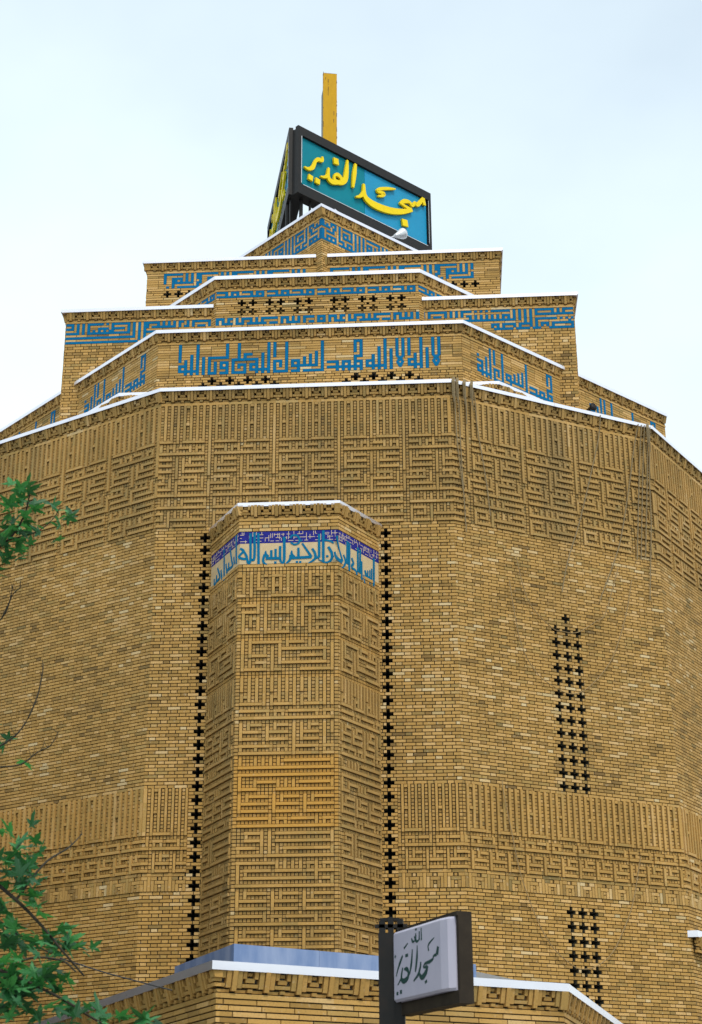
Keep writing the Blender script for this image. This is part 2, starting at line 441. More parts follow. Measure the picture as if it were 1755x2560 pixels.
def coping(parent, path, z0, z1, over=.11, depth=.30, mat=None, maxlen=2.6, skip=None):
    P = [Vector((x, y)) for x, y in path]; n = len(P); nn = []
    for i in range(n - 1):
        d = (P[i + 1] - P[i]).normalized(); nn.append(Vector((d.y, -d.x)))
    def off(i, k):
        if i == 0: return P[0] + nn[0] * k
        if i == n - 1: return P[-1] + nn[-1] * k
        a, b_ = nn[i - 1], nn[i]; q = (a + b_); return P[i] + q * (k / (1 + a.dot(b_)))
    for i in range(n - 1):
        o0, o1, i0, i1 = off(i, over), off(i + 1, over), off(i, -depth), off(i + 1, -depth)
        m_ = max(1, round((o1 - o0).length / maxlen)); L = (o1 - o0).length
        for k in range(m_):
            a, b_ = k / m_, (k + 1) / m_
            if k: a += .0018 / L
            if k < m_ - 1: b_ -= .0018 / L
            A, B = o0.lerp(o1, a), o0.lerp(o1, b_); C_, D_ = i0.lerp(i1, b_), i0.lerp(i1, a)
            mb = MB(); lip = .018
            mb.prism([tuple(A), tuple(B), tuple(C_), tuple(D_)], z0 + lip, z1)
            q = nn[i] * -.012
            mb.prism([tuple(A), tuple(B), tuple(B + q), tuple(A + q)], z0, z0 + lip + .0005)
            mb.obj('coping', mat or M_COPING, parent)

# ------------------------------------------------------------------ the ground
gm = MB(); gm.prism([(-400, -400), (400, -400), (400, 400), (-400, 400)], -.4, 0)
tag(gm.obj('ground', M_ASPHALT), kind='structure')
pv = MB(); pv.prism([(-14, -17), (14, -17), (14, 24), (-14, 24)], .002, .13)
tag(pv.obj('pavement', M_PAVE), kind='structure')

# ------------------------------------------------------------------ the mosque
mosque = empty('mosque', (0, 0, 0)); tag(mosque, 'large ochre brick mosque of stacked polygonal tiers with blue kufic bands', 'mosque')
C30, S30 = math.cos(R(30)), .5
WA = 4.43
LLx, LLy = -2.65 - WA * C30, WA * S30
RRx, RRy = 2.65 + WA * C30, WA * S30
T15 = math.tan(R(15))
AF = Facet('AF', (-2.65, 0), 0, 5.30, mosque); AR = Facet('AR', (2.65, 0), 30, WA, mosque); AL = Facet('AL', (LLx, LLy), -30, WA, mosque)
AQ = Facet('AQ', (RRx, RRy), 60, WA, mosque); AM = Facet('AM', (LLx - WA * S30, LLy + WA * C30), -60, WA, mosque)
for f in (AF, AR, AL, AQ, AM): f.exl = f.exr = T15
JL, JR = -1.635, 1.315          # where the pier meets the front wall
AF.blocked = [(JL + 2.65, JR + 2.65, 12.36)]
facets = [AF, AR, AL, AQ, AM]

BAND = parse("V0:0:23 V2:0:12 H0:3:3 H6:3:3 V4:0:11 V6:0:11 V8:0:11 V10:0:12 V12:0:11 H0:13:13 H6:13:13 V14:0:11 V16:0:11 V18:0:11 H12:2:8 H12:12:18 "
 "H14:2:4 V5:14:15 V7:14:15 H14:8:8 V9:14:15 H14:11:13 V14:14:15 V16:14:15 H14:17:17 V18:14:15 H16:2:18 "
 "V2:18:22 V4:18:19 H18:5:8 H20:3:8 H22:3:8 V10:18:24 V12:18:22 V14:18:19 H18:15:18 H20:13:18 H22:13:18 "
 "H24:2:6 V2:25:25 V4:25:25 V6:25:25 H26:0:6 V8:25:27 H28:2:8 V10:26:30 H30:2:9 H24:12:16 V12:25:25 V14:25:25 V16:25:25 H26:11:16 V18:25:27 H28:12:18 V0:26:30 H30:11:19 "
 "V2:32:33 V4:32:32 V6:32:33 V8:32:33 V10:32:33 V12:32:33 H32:13:19 H34:2:19 V19:33:33 "
 "V2:36:40 H36:3:6 V6:37:38 X38:4 H38:4:5 H40:3:8 V8:36:40 V10:36:37 V12:36:37 V14:36:37 H36:16:19 V19:37:37 H38:9:19 H40:10:14 H40:15:19")
LOW1 = parse("V0:0:12 H0:1:1 H6:1:1 V2:0:11 V4:0:11 V6:0:12 H12:1:5 V8:0:12")
LOW2 = parse("H0:0:2 V0:1:1 V2:1:1 H0:4:6 V7:0:1 H2:0:7")
LOW3 = parse("V0:0:4 V2:0:1 H0:3:4 H2:1:4 H4:1:4")
def lowband(f, zt, zb, nc, ph, dirt_shade=.28, u0=0, u1=None):
    h = (zt - zb) / 28; z = lambda r_: zt - r_ * h; k = dict(dirt_shade=dirt_shade, u0=u0, u1=u1, warm=.12)
    relief(f, z(0), z(13), 13, nc, LOW1, 10, ph, **k)
    relief(f, z(13), z(14), 1, nc, [], **k)
    relief(f, z(14), z(17), 3, nc, LOW2, 9, ph + 1, **k)
    relief(f, z(17), z(18), 1, nc, [], **k)
    relief(f, z(18), z(23), 5, nc, LOW3, 6, ph + 1, **k)
    a, e = (u0, f.W if u1 is None else u1)
    plain(f, z(23), z(24), 1, dirt_shade=dirt_shade, u0=a, u1=e, plank=True)
    cw = (e - a) / nc; rects(f, z(28), z(24), [(a, e)])
    def p(c0, c1, r0_, r1_, d):
        x0, x1 = max(a, a + c0 * cw + .0045), min(e, a + c1 * cw - .0045)
        if x1 - x0 > .012: piece(f, x0, x1, z(r1_) + .004, z(r0_) - .004, d, cls='relief', dirt_shade=dirt_shade)
    for s0 in range(-6 + ph % 6, nc + 6, 6):
        p(s0, s0 + 1, 0 + 24, 28, .034)
        p(s0 + 1, s0 + 2.8, 24, 25, .030); p(s0 + 3, s0 + 4, 24, 24.9, .010); p(s0 + 4.2, s0 + 6, 24, 25, .030)
        p(s0 + 1, s0 + 2, 25, 28, .034); p(s0 + 5, s0 + 6, 25, 28, .034)
        p(s0 + 2.05, s0 + 4.95, 25, 26, .028)
        p(s0 + 2, s0 + 3, 26, 28, .034); p(s0 + 4, s0 + 5, 26, 28, .034); p(s0 + 3.05, s0 + 3.95, 26.1, 26.9, .024); p(s0 + 3, s0 + 4, 27, 28, .030)
HC = .0588
ZC, ZK, ZB = 15.205, 14.93, 12.515
ZL = ZB - 80 * HC; ZE = ZL - 29 * HC; ZG = ZE - 52 * HC
def drum(f, nc, ph, holes=None, holes2=None, dirt_shade=.8):
    cornice(f, ZC + .02, ZK, nc, ph % 6, dirt_shade=.55)
    relief(f, ZK, ZB, 41, nc, BAND, 20, ph, dirt_shade=dirt_shade, warm=.0)
    n1 = round((ZB - ZL) / HC); n2 = round((ZE - ZG) / HC)
    return n1, n2
# --- front facet
CXL, CXR = -1.765 + 2.65, 1.445 + 2.65
n1, n2 = drum(AF, 90, 15)
h1, h2 = {}, {}
hh1, hh2 = (ZB - ZL) / n1, (ZE - ZG) / n2
rows_all = [('a', r_) for r_ in range(n1)]
h3 = {}
n3 = 29
for r_ in range(3, n1 + n3 + n2 - 2, 4):
    for cx in (CXL, CXR):
        for rr, w in ((r_ - 1, .030), (r_, .090), (r_ + 1, .030)):
            hd, q0 = (h1, 0) if rr < n1 else ((h3, n1) if rr < n1 + n3 else (h2, n1 + n3))
            hd.setdefault(rr - q0, []).append((cx - w, cx + w, (round(cx, 3), r_)))
plain(AF, ZB, ZL, n1, h1, warm=.03, dirt_shade=.16)
# the crosses also run through the lower relief band: a plain strip of wall round each column
ua, ub = CXL - .135, CXR + .135
lowband(AF, ZL, ZE, 13, 2, u0=0, u1=ua); lowband(AF, ZL, ZE, 19, 1, u0=ub, u1=AF.W)
hL = {r_: [q for q in v if q[0] < 2.65] for r_, v in h3.items()}; hR = {r_: [q for q in v if q[0] > 2.65] for r_, v in h3.items()}
plain(AF, ZL, ZE, n3, hL, u0=ua, u1=CXL + .15, warm=.2, dirt_shade=.1); plain(AF, ZL, ZE, n3, hR, u0=CXR - .15, u1=ub, warm=.2, dirt_shade=.1)
rects(AF, ZE, ZL, [(CXL + .15, CXR - .15)])
plain(AF, ZE, ZG, n2, h2, warm=.14, dirt_shade=.06)
# --- right facet with its two perforated windows
drum(AR, 76, 5, dirt_shade=.9)
h1, h2 = {}, {}
rt = round((ZB - 11.03) / hh1); cu = 2.245
cross(h1, cu, rt)
for k in range(13):
    for j in (-1, 0, 1): cross(h1, cu + j * .228, rt + 4 + 4 * k)
rt2 = round((ZE - 5.90) / hh2)
for k in range(11):
    for j in (-1, 0, 1): cross(h2, cu + j * .228, rt2 + 4 * k)
plain(AR, ZB, ZL, n1, h1, warm=.02, dirt_shade=.30)
lowband(AR, ZL, ZE, 76, 1); plain(AR, ZE, ZG, n2, h2, warm=.12, dirt_shade=.08)
# --- left facet and the two beyond
drum(AL, 76, 15, dirt_shade=.75); plain(AL, ZB, ZL, n1, warm=.03, dirt_shade=.36); lowband(AL, ZL, ZE, 76, 5); plain(AL, ZE, ZG, n2, warm=.12, dirt_shade=.06)
for f in (AQ, AM):
    drum(f, 76, 10, dirt_shade=.6); plain(f, ZB, ZL, n1, warm=.08, dirt_shade=.35); lowband(f, ZL, ZE, 76, 3); plain(f, ZE, ZG, n2, warm=.12, dirt_shade=.1)
coping(mosque, [(AM.O[0], AM.O[1]), (LLx, LLy), (-2.65, 0), (2.65, 0), (RRx, RRy), (RRx + WA * S30, RRy + WA * C30)], ZC, ZC + .072)

# --- pier: half a hexagon standing against the front wall
PW, PD = 1.67, 1.10; SW = PD / math.sin(R(60))
PF = Facet('PF', (-1.0, -PD), 0, PW, mosque); PR = Facet('PR', (.67, -PD), 60, SW, mosque); PL = Facet('PL', (JL, 0), -60, SW, mosque)
T30 = math.tan(R(30))
PF.exl = PF.exr = PR.exl = PL.exr = T30
facets += [PF, PR, PL]
PIER = parse("H0:0:0 V1:0:5 H6:0:1 V3:0:6 V5:0:3 H4:5:7 V7:2:3 H0:7:7 H0:9:11 V9:1:5 V11:1:5 H3:10:10 H6:9:15 V13:0:5 V15:0:5 V17:0:6 V19:0:3 H4:19:21 V21:2:3 H0:21:21 V23:0:6 H0:24:24 H3:24:24 V25:0:6 H6:24:24 "
 "H9:1:4 V5:9:11 H11:1:4 V1:12:17 H17:2:5 V5:13:16 H13:3:4 V3:13:15 V7:9:17 H17:8:13 V9:9:11 V11:9:10 V13:9:11 H11:10:12 V9:15:16 V11:15:16 H15:12:13 V13:16:16 V15:9:15 V17:9:11 V17:12:15 H9:18:24 V25:9:11 H11:21:24 V21:12:13 H13:22:23 V19:11:17 H17:20:25 V25:14:16 H15:21:23 V21:16:16 V23:16:16 "
 "V1:20:28 H28:2:7 V3:20:24 H20:4:11 H24:4:7 V7:22:23 V3:26:27 H26:5:7 V7:27:27 V9:22:28 H28:10:11 V11:21:26 H22:12:23 H26:12:23 V23:23:25 H24:17:22 V13:20:21 H20:14:17 V19:20:21 V21:20:21 H20:22:22 V23:20:21 V25:21:28 H28:17:24 "
 "V1:31:34 V3:31:38 V5:31:37 V7:31:38 H38:1:6 V1:36:37 H36:2:2 V9:31:34 V9:36:38 H36:10:10 V11:31:37 V13:31:37 V15:31:38 H38:10:14 V17:31:34 V17:36:38 H36:18:18 V19:31:37 V21:31:37 V23:31:38 H38:18:22 V25:31:38 "
 "H40:1:8 V8:41:41 H40:10:12 V10:41:41 V12:41:41 H40:14:21 V21:41:41 H40:23:25 V23:41:41 V25:41:41 H42:1:25 "
 "V1:44:48 V3:44:45 H44:4:6 H46:2:6 H48:2:6 V8:45:48 V10:44:45 H44:11:13 H46:9:13 H48:9:13 V15:44:52 V17:44:48 V19:44:45 H44:20:21 H46:18:21 H48:18:21 V23:44:49 V25:44:46 "
 "H50:1:9 V1:51:51 V5:51:51 V9:51:51 H50:11:13 V11:51:51 V13:51:51 H52:1:14 H50:16:21 V21:51:51 H52:16:21 H50:23:25 V23:51:51 V25:51:51 H52:23:25 "
 "V1:54:55 V5:54:55 V7:54:55 V9:54:55 V11:54:55 H54:13:24 V25:54:55 H56:1:25 H58:1:25 V1:59:62 H62:2:5 V5:60:61 H60:6:10 V11:60:61 H62:11:25 V13:60:61 V15:60:61 H60:17:24 V25:60:61 "
 "V1:64:68 V3:64:65 H64:4:8 H66:2:8 H68:2:8 V10:64:68 V12:64:65 H64:13:16 H66:11:16 H68:11:16 V18:64:68 V20:64:65 H64:21:25 H66:19:25 H68:19:25 "
 "H70:1:8 V9:70:71 H70:11:13 V11:71:71 V13:71:71 H70:15:20 V21:70:71 H70:23:25 V23:71:71 V25:71:71 H72:1:25 "
 "H74:3:6 V3:75:75 H76:3:6 V7:74:79 H78:1:5 V1:79:79 H80:1:7 V9:74:79 H80:9:25 V11:78:79 H74:11:24 V25:74:76 H76:11:24 V13:79:79 H78:13:24 V25:78:79 "
 "H82:1:10 V1:83:87 V11:82:83 H84:11:17 V13:82:83 V15:82:83 V17:82:83 H84:3:9 V3:85:85 H86:3:20 V21:82:86 H82:19:20 V19:83:83 H84:19:20 H82:23:25 V23:83:83 V25:83:83 H84:22:25 H86:23:24 V25:86:87 H88:1:25 "
 "V1:90:94 V3:90:91 H90:4:8 H92:2:8 H94:2:8 V10:90:94 V12:90:91 H90:13:16 H92:11:16 H94:11:16 V18:90:94 V20:90:91 H90:21:25 H92:19:25 H94:19:25 "
 "H96:1:7 V8:96:97 H96:10:12 V10:97:97 V12:97:97 H96:14:20 V21:96:97 H96:23:25 V23:97:97 V25:97:97 H98:1:25 "
 "V1:100:104 V3:100:101 H100:4:8 H102:2:8 H104:2:8 V10:100:104 V12:100:101 H100:13:16 H102:11:16 H104:11:16 V18:100:104 V20:100:101 H100:21:25 H102:19:25 H104:19:25")
def pier_warm(front):
    def w(r_):
        if front and 53 <= r_ <= 72: return 1.0
        if r_ in (7, 8, 18, 19, 29, 30): return .6
        return .0 if r_ < 53 else .08
    return w
ZP = dict(c=12.40, k=12.145, p=11.955, d=11.741, t=11.363, l=11.301, r=11.172, b=4.96)
pier_scripts = []
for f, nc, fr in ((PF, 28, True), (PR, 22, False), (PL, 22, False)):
    cornice(f, ZP['c'] + .02, ZP['k'], nc, 4 if fr else 2, dirt_shade=.30)
    plain(f, ZP['k'], ZP['p'], 3, dirt_shade=.12, warm=.05)
    rects(f, ZP['t'], ZP['p'], [(0, f.W)])
    plain(f, ZP['t'], ZP['l'], 1, dirt_shade=.1, plank=True)
    relief(f, ZP['l'], ZP['r'], 2, 27, [], dirt_shade=.15)
    relief(f, ZP['r'], ZP['b'], 106, 27, PIER, warm=pier_warm(fr), dirt_shade=.55 if fr else .95)  # grime, raised on the side faces to paint in their shade
    plain(f, ZP['b'], ZG, 31, dirt_shade=.1)
coping(mosque, [(JL, 0), (-1.0, -PD), (.67, -PD), (JR, 0)], ZP['c'], ZP['c'] + .070, over=.075, depth=.25)

# --- stepped tiers above the drum
# T6 low parapet
T45 = math.tan(R(22.5))
X6, Y6 = 3.55, .55
t6 = [Facet('T6F', (-X6, Y6), 0, 2 * X6, mosque), Facet('T6R', (X6, Y6), 45, 3.2, mosque), Facet('T6L', (-X6 - 3.2 * .7071, Y6 + 3.2 * .7071), -45, 3.2, mosque)]
for f in t6:
    cornice(f, 15.445, 15.20, round(f.W / .059), 3, dirt_shade=.4); plain(f, 15.20, 14.9, 5); facets.append(f)
coping(mosque, [(-X6 - 3.2 * .7071, Y6 + 3.2 * .7071), (-X6, Y6), (X6, Y6), (X6 + 3.2 * .7071, Y6 + 3.2 * .7071)], 15.435, 15.505, over=.07)
# T5
def raster(nr, nc, ops):
    g = [['-'] * nc for _ in range(nr)]
    for k_, q in parse(ops):
        if k_ == 'V':
            for r_ in range(q[1], q[2] + 1): g[r_][q[0]] = '#'
        else:
            for c_ in range(q[1], q[2] + 1): g[q[0]][c_] = '#'
    return [''.join(r_) for r_ in g]
T5TXT = raster(12, 88, "V0:0:6 H8:0:2 V0:9:10 H10:1:6 V2:6:11 V4:4:11 V6:0:11 V8:5:11 V10:5:11 H5:11:16 V16:0:4 H11:11:12 V12:7:11 H7:14:16 V14:8:8 H9:14:16 V16:8:11 H11:14:15 "
 "V20:0:6 H6:18:25 H4:22:24 V22:4:6 V18:7:11 H11:19:22 V22:8:10 H8:20:21 V20:9:9 V24:8:10 H8:25:26 H10:25:30 V26:6:11 V28:4:11 V30:0:11 V32:0:5 V36:0:11 H11:32:35 V32:7:10 H7:33:34 V34:8:9 "
 "H7:38:40 V38:8:9 H9:39:46 V40:7:11 H11:38:39 V42:6:9 V44:5:9 V46:4:9 V48:0:11 H11:42:47 H8:50:53 H10:50:61 V53:8:11 V55:8:11 H8:55:57 V57:8:11 V59:6:11 H6:59:61 V61:0:6 H0:59:61 V59:0:4 H8:59:61 V61:8:11 "
 "H8:63:65 V63:8:10 H10:63:69 V65:6:11 V67:3:11 V69:0:11 V71:4:11 V73:0:6 V75:0:6 V77:0:6 V77:8:10 H8:77:79 H10:77:81 V79:6:11 V81:0:11 V83:4:11 V85:0:6 V87:0:6")
X5, Y5 = 2.905, .72; L5 = 6.15
T5F = Facet('T5F', (-X5, Y5), 0, 2 * X5, mosque); T5R = Facet('T5R', (X5, Y5), 45, L5, mosque); T5L = Facet('T5L', (-X5 - L5 * .7071, Y5 + L5 * .7071), -45, L5, mosque)
T5F.exl = T5F.exr = T5R.exl = T5L.exr = T45
Z5 = (16.83, 16.605, 15.945)
def lams(f, nc, c0):
    cw = f.W / nc; h = (Z5[1] - Z5[2]) / 12; i = 0
    for cc in (74.5, 86.5):
        pts = [((cc - 1, 6.9), (cc + .85, 9.0)), ((cc + 1, 6.9), (cc - .85, 9.0)), ((cc - .98, 9.0), (cc + .1, 11.2)), ((cc + .98, 9.0), (cc - .1, 11.2))]
        for (ax, ay), (bx, by) in pts:
            i += 1; yield [((c0 + ax) * cw, Z5[1] - ay * h, cw), ((c0 + bx) * cw, Z5[1] - by * h, cw)], .0225 + i * .0004
lam_mb = MB()
for f, nc in ((T5F, 102), (T5R, 109), (T5L, 109)):
    cornice(f, Z5[0] + .02, Z5[1], round(f.W / .0573), 3, dirt_shade=.3)
    hl = {}
    if f is T5F:
        glyph(f, Z5[1], Z5[2], T5TXT, 102, 7)
        cw = f.W / 102
        for c_ in (11, 17, 23, 29, 59, 65, 71, 77): cross(hl, (c_ + 7.5) * cw, 2, .028, .086)
        for c_ in (8, 14, 20, 26, 32, 56, 62, 68, 74, 80): cross(hl, (c_ + 7.5) * cw, 4, .028, .086)
        for p_, d_ in lams(f, 102, 7): ribbon(lam_mb, p_, lambda u, z, d, f=f: f.pt(u, z, d), .0, d_)
    else:
        part_ = [s_[24:62] for s_ in T5TXT]; gap = ' ' * 20
        line = [s_ + gap + s_ for s_ in part_] if f is T5R else [s_ + gap + s_ for s_ in part_]
        c0 = 7 if f is T5R else 109 - 7 - 96
        glyph(f, Z5[1], Z5[2], line, 109, c0)
    plain(f, Z5[2], 14.86, 20, hl, dirt_shade=.15); facets.append(f)
lam_mb.obj('glazed_letter', M_GLAZE, mosque)
coping(mosque, [tuple(T5L.O[:2]), (-X5, Y5), (X5, Y5), (X5 + L5 * .7071, Y5 + L5 * .7071)], Z5[0], Z5[0] + .072)
# T4 wide square tier
X4, Y4 = 5.245, 2.68
T4F = Facet('T4F', (-X4, Y4), 0, 2 * X4, mosque)
T4S = Facet('T4S', (X4, Y4), 90, 4.0, mosque); T4P = Facet('T4P', (-X4, Y4 + 4.0), -90, 4.0, mosque)
L4 = ["###-#-#-######-#.#######-#-#-#", "--#-#-#-#--------#-----#-#-#-#", "###-#-#-#---####.#####-#-#-#-#", "----#-#-#-#-#-#.##-----#-#-#-#", "#####-#-################-#-#-#", "-------------------------#-#-#", "##########################-#-#", "---------------------------#-#", "###########################---"]
Rt4 = ["#.#.#.#.#######-#-#-#-#-#######-#-####", "----------------#-#-#-#-#-----#-#-#---", "#-#-#-#-#-#-###-#-#-#-#-##############", "#.#-#-#-#-#-#.#-#-#-#-#---------------", "#################-#-#-#-########.#.#-#", "--------------------#-#-#-----------#-", "--------###-#####-#####-#-###-########", "--------#-#-#---#-#---#-#-#-#-#------#", "---------#######-#####-###---#########"]
FILL4 = ["#####-#.#-#-##-#-#######-#-#-", "#.-.#-#.#-#-#--#-#-----#-#.#-", "#-#########-#.##-#-###-#-#-#-"]
nc4 = 187
line4 = []
for r_ in range(9):
    mid = (FILL4[r_] * 6)[:nc4 - 30 - 38] if r_ < 3 else ('#' if r_ in (4, 8) else '-') * (nc4 - 68)
    line4.append(L4[r_] + mid + Rt4[r_])
cornice(T4F, 18.514, 18.262, 178, 1, dirt_shade=.28); glyph(T4F, 18.262, 17.787, line4, nc4, 0, fill='strip'); plain(T4F, 17.787, 14.9, 44, dirt_shade=.15)
for f in (T4S, T4P): cornice(f, 18.514, 18.262, 68, 1, dirt_shade=.3); plain(f, 18.262, 14.9, 52, dirt_shade=.15)
T4F.exl = T4F.exr = 1.0
facets += [T4F, T4S, T4P]
coping(mosque, [(-X4, Y4 + 4), (-X4, Y4), (-2.16, Y4)], 18.494, 18.571); coping(mosque, [(2.16, Y4), (X4, Y4), (X4, Y4 + 4)], 18.494, 18.571)
# T3
X3, Y3 = 2.09, 2.57; L3 = 3.2
T3F = Facet('T3F', (-X3, Y3), 0, 2 * X3, mosque); T3R = Facet('T3R', (X3, Y3), 45, L3, mosque); T3L = Facet('T3L', (-X3 - L3 * .7071, Y3 + L3 * .7071), -45, L3, mosque)
T3F.exl = T3F.exr = T3R.exl = T3L.exr = T45
MHMD = ["####-###-####-###-", "---#-#.#----#-#.#-", "#################-"]
BOT3 = ["###-##-#-####-#-######-###-#-#-####-###-", "#-#-#--#-#--#-#-#------#-#-#-#-#----#-#-", "#-####-###.#######-###-#.#####-#-##-###-"]
for f, nc in ((T3F, 72), (T3R, 56), (T3L, 56)):
    cornice(f, 19.111, 18.843, nc, 3 if f is T3F else 0, dirt_shade=.28)
    glyph(f, 18.843, 18.693, [(s_ * 6)[:nc - (nc % 18 if f is T3L else 0)] for s_ in MHMD], nc, (nc % 18) if f is T3L else 0, fill='strip')
    hl = {}
    if f is T3F:
        cw = f.W / 72
        for c_ in (9, 13, 19, 23, 29, 33, 42, 46, 52, 56, 62, 66): cross(hl, c_ * cw, 2, .027, .086); cross(hl, c_ * cw, 6, .027, .086)
        for c_ in (11, 21, 31, 44, 54, 64): hl.setdefault(4, []).append((c_ * cw - .028, c_ * cw + .028))
    plain(f, 18.693, 18.218, 9, hl, dirt_shade=.12, plank=True)
    if f is T3F: glyph(f, 18.218, 18.048, [(s_ * 3)[:nc] for s_ in BOT3], nc, 0, fill='strip'); plain(f, 18.048, 17.248, 14)
    else: plain(f, 18.218, 17.248, 16)
    facets.append(f)
coping(mosque, [tuple(T3L.O[:2]), (-X3, Y3), (X3, Y3), (X3 + L3 * .7071, Y3 + L3 * .7071)], 19.091, 19.175)
# T2 square tier
X2, Y2 = 3.810, 3.78
T2F = Facet('T2F', (-X2, Y2), 0, 2 * X2, mosque); T2S = Facet('T2S', (X2, Y2), 90, 4, mosque); T2P = Facet('T2P', (-X2, Y2 + 4), -90, 4, mosque)
T2F.exl = T2F.exr = 1.0
U2 = ["#######-#-#-#", "#-------#-#-#", "#--####-#-#-#", "#--##.#-#-#--", "#--########-#", "---#--------#", "-#-#-########"]
nc2 = 128; left2 = [(' ' * 6 + s_ * 4)[:62] for s_ in U2]; right2 = [(s_ * 5)[:52].rjust(62 - 5).ljust(62) for s_ in U2]
line2 = [(a_ + '    ' + b_).ljust(nc2)[:nc2] for a_, b_ in zip(left2, right2)]
cornice(T2F, 20.311, 20.062, nc2, 5, dirt_shade=.28); glyph(T2F, 20.062, 19.690, line2, nc2, 0, fill='strip')
hl = {}
cw = T2F.W / nc2
for c_ in (7.5, 11.5, 15.5, 19.858, 23.5, 103.5, 107.5, 111.5, 115.5, 119.5): cross(hl, c_ * cw, 2, .028, .086)
plain(T2F, 19.690, 18.558, 20, hl, dirt_shade=.12, plank=True)
for f in (T2S, T2P): cornice(f, 20.311, 20.062, 68, 1, dirt_shade=.28); plain(f, 20.062, 18.558, 26)
facets += [T2F, T2S, T2P]
coping(mosque, [(-X2, Y2 + 4), (-X2, Y2), (-.125, Y2)], 20.291, 20.368); coping(mosque, [(.125, Y2), (X2, Y2), (X2, Y2 + 4)], 20.291, 20.368)
# T1 square set corner-on
A1 = 3.67; L1 = 5.2
T1R = Facet('T1R', (0, A1), 45, L1, mosque); T1L = Facet('T1L', (-L1 * .7071, A1 + L1 * .7071), -45, L1, mosque)
T1R.exl = T1L.exr = 1.0
K1 = ["#---###-#-#####-#-#-#-#######-#-", "#-#-#.#-#-----#-#-#-#-------#-#-", "####-##-#-###-#-#-#-#-###-#-#-#-", "-----#--#-#.#-#-#-#-#-#.#-#-#-#-", "#-####--#-#####-#-#-#-###-#-#-#-", "#-------#-------#-#-#-#---#-#-#-", "#-#####-###-###-#-#-#-#####-#-#-", "#-#.#.#---#-#.#-#-#-#---------#-", "#######-#########-#-#########-##"]
for f in (T1R, T1L):
    cornice(f, 21.512, 21.260, 88, 3, dirt_shade=.28)
    rows_ = [(s_ * 3)[:88] for s_ in K1]
    if f is T1L: rows_ = [s_[::-1] for s_ in rows_]
    glyph(f, 21.260, 20.750, rows_, 88, 0, fill='strip'); plain(f, 20.750, 19.665, 19, dirt_shade=.2); facets.append(f)
coping(mosque, [tuple(T1L.O[:2]), (0, A1), (L1 * .7071, A1 + L1 * .7071)], 21.492, 21.565)

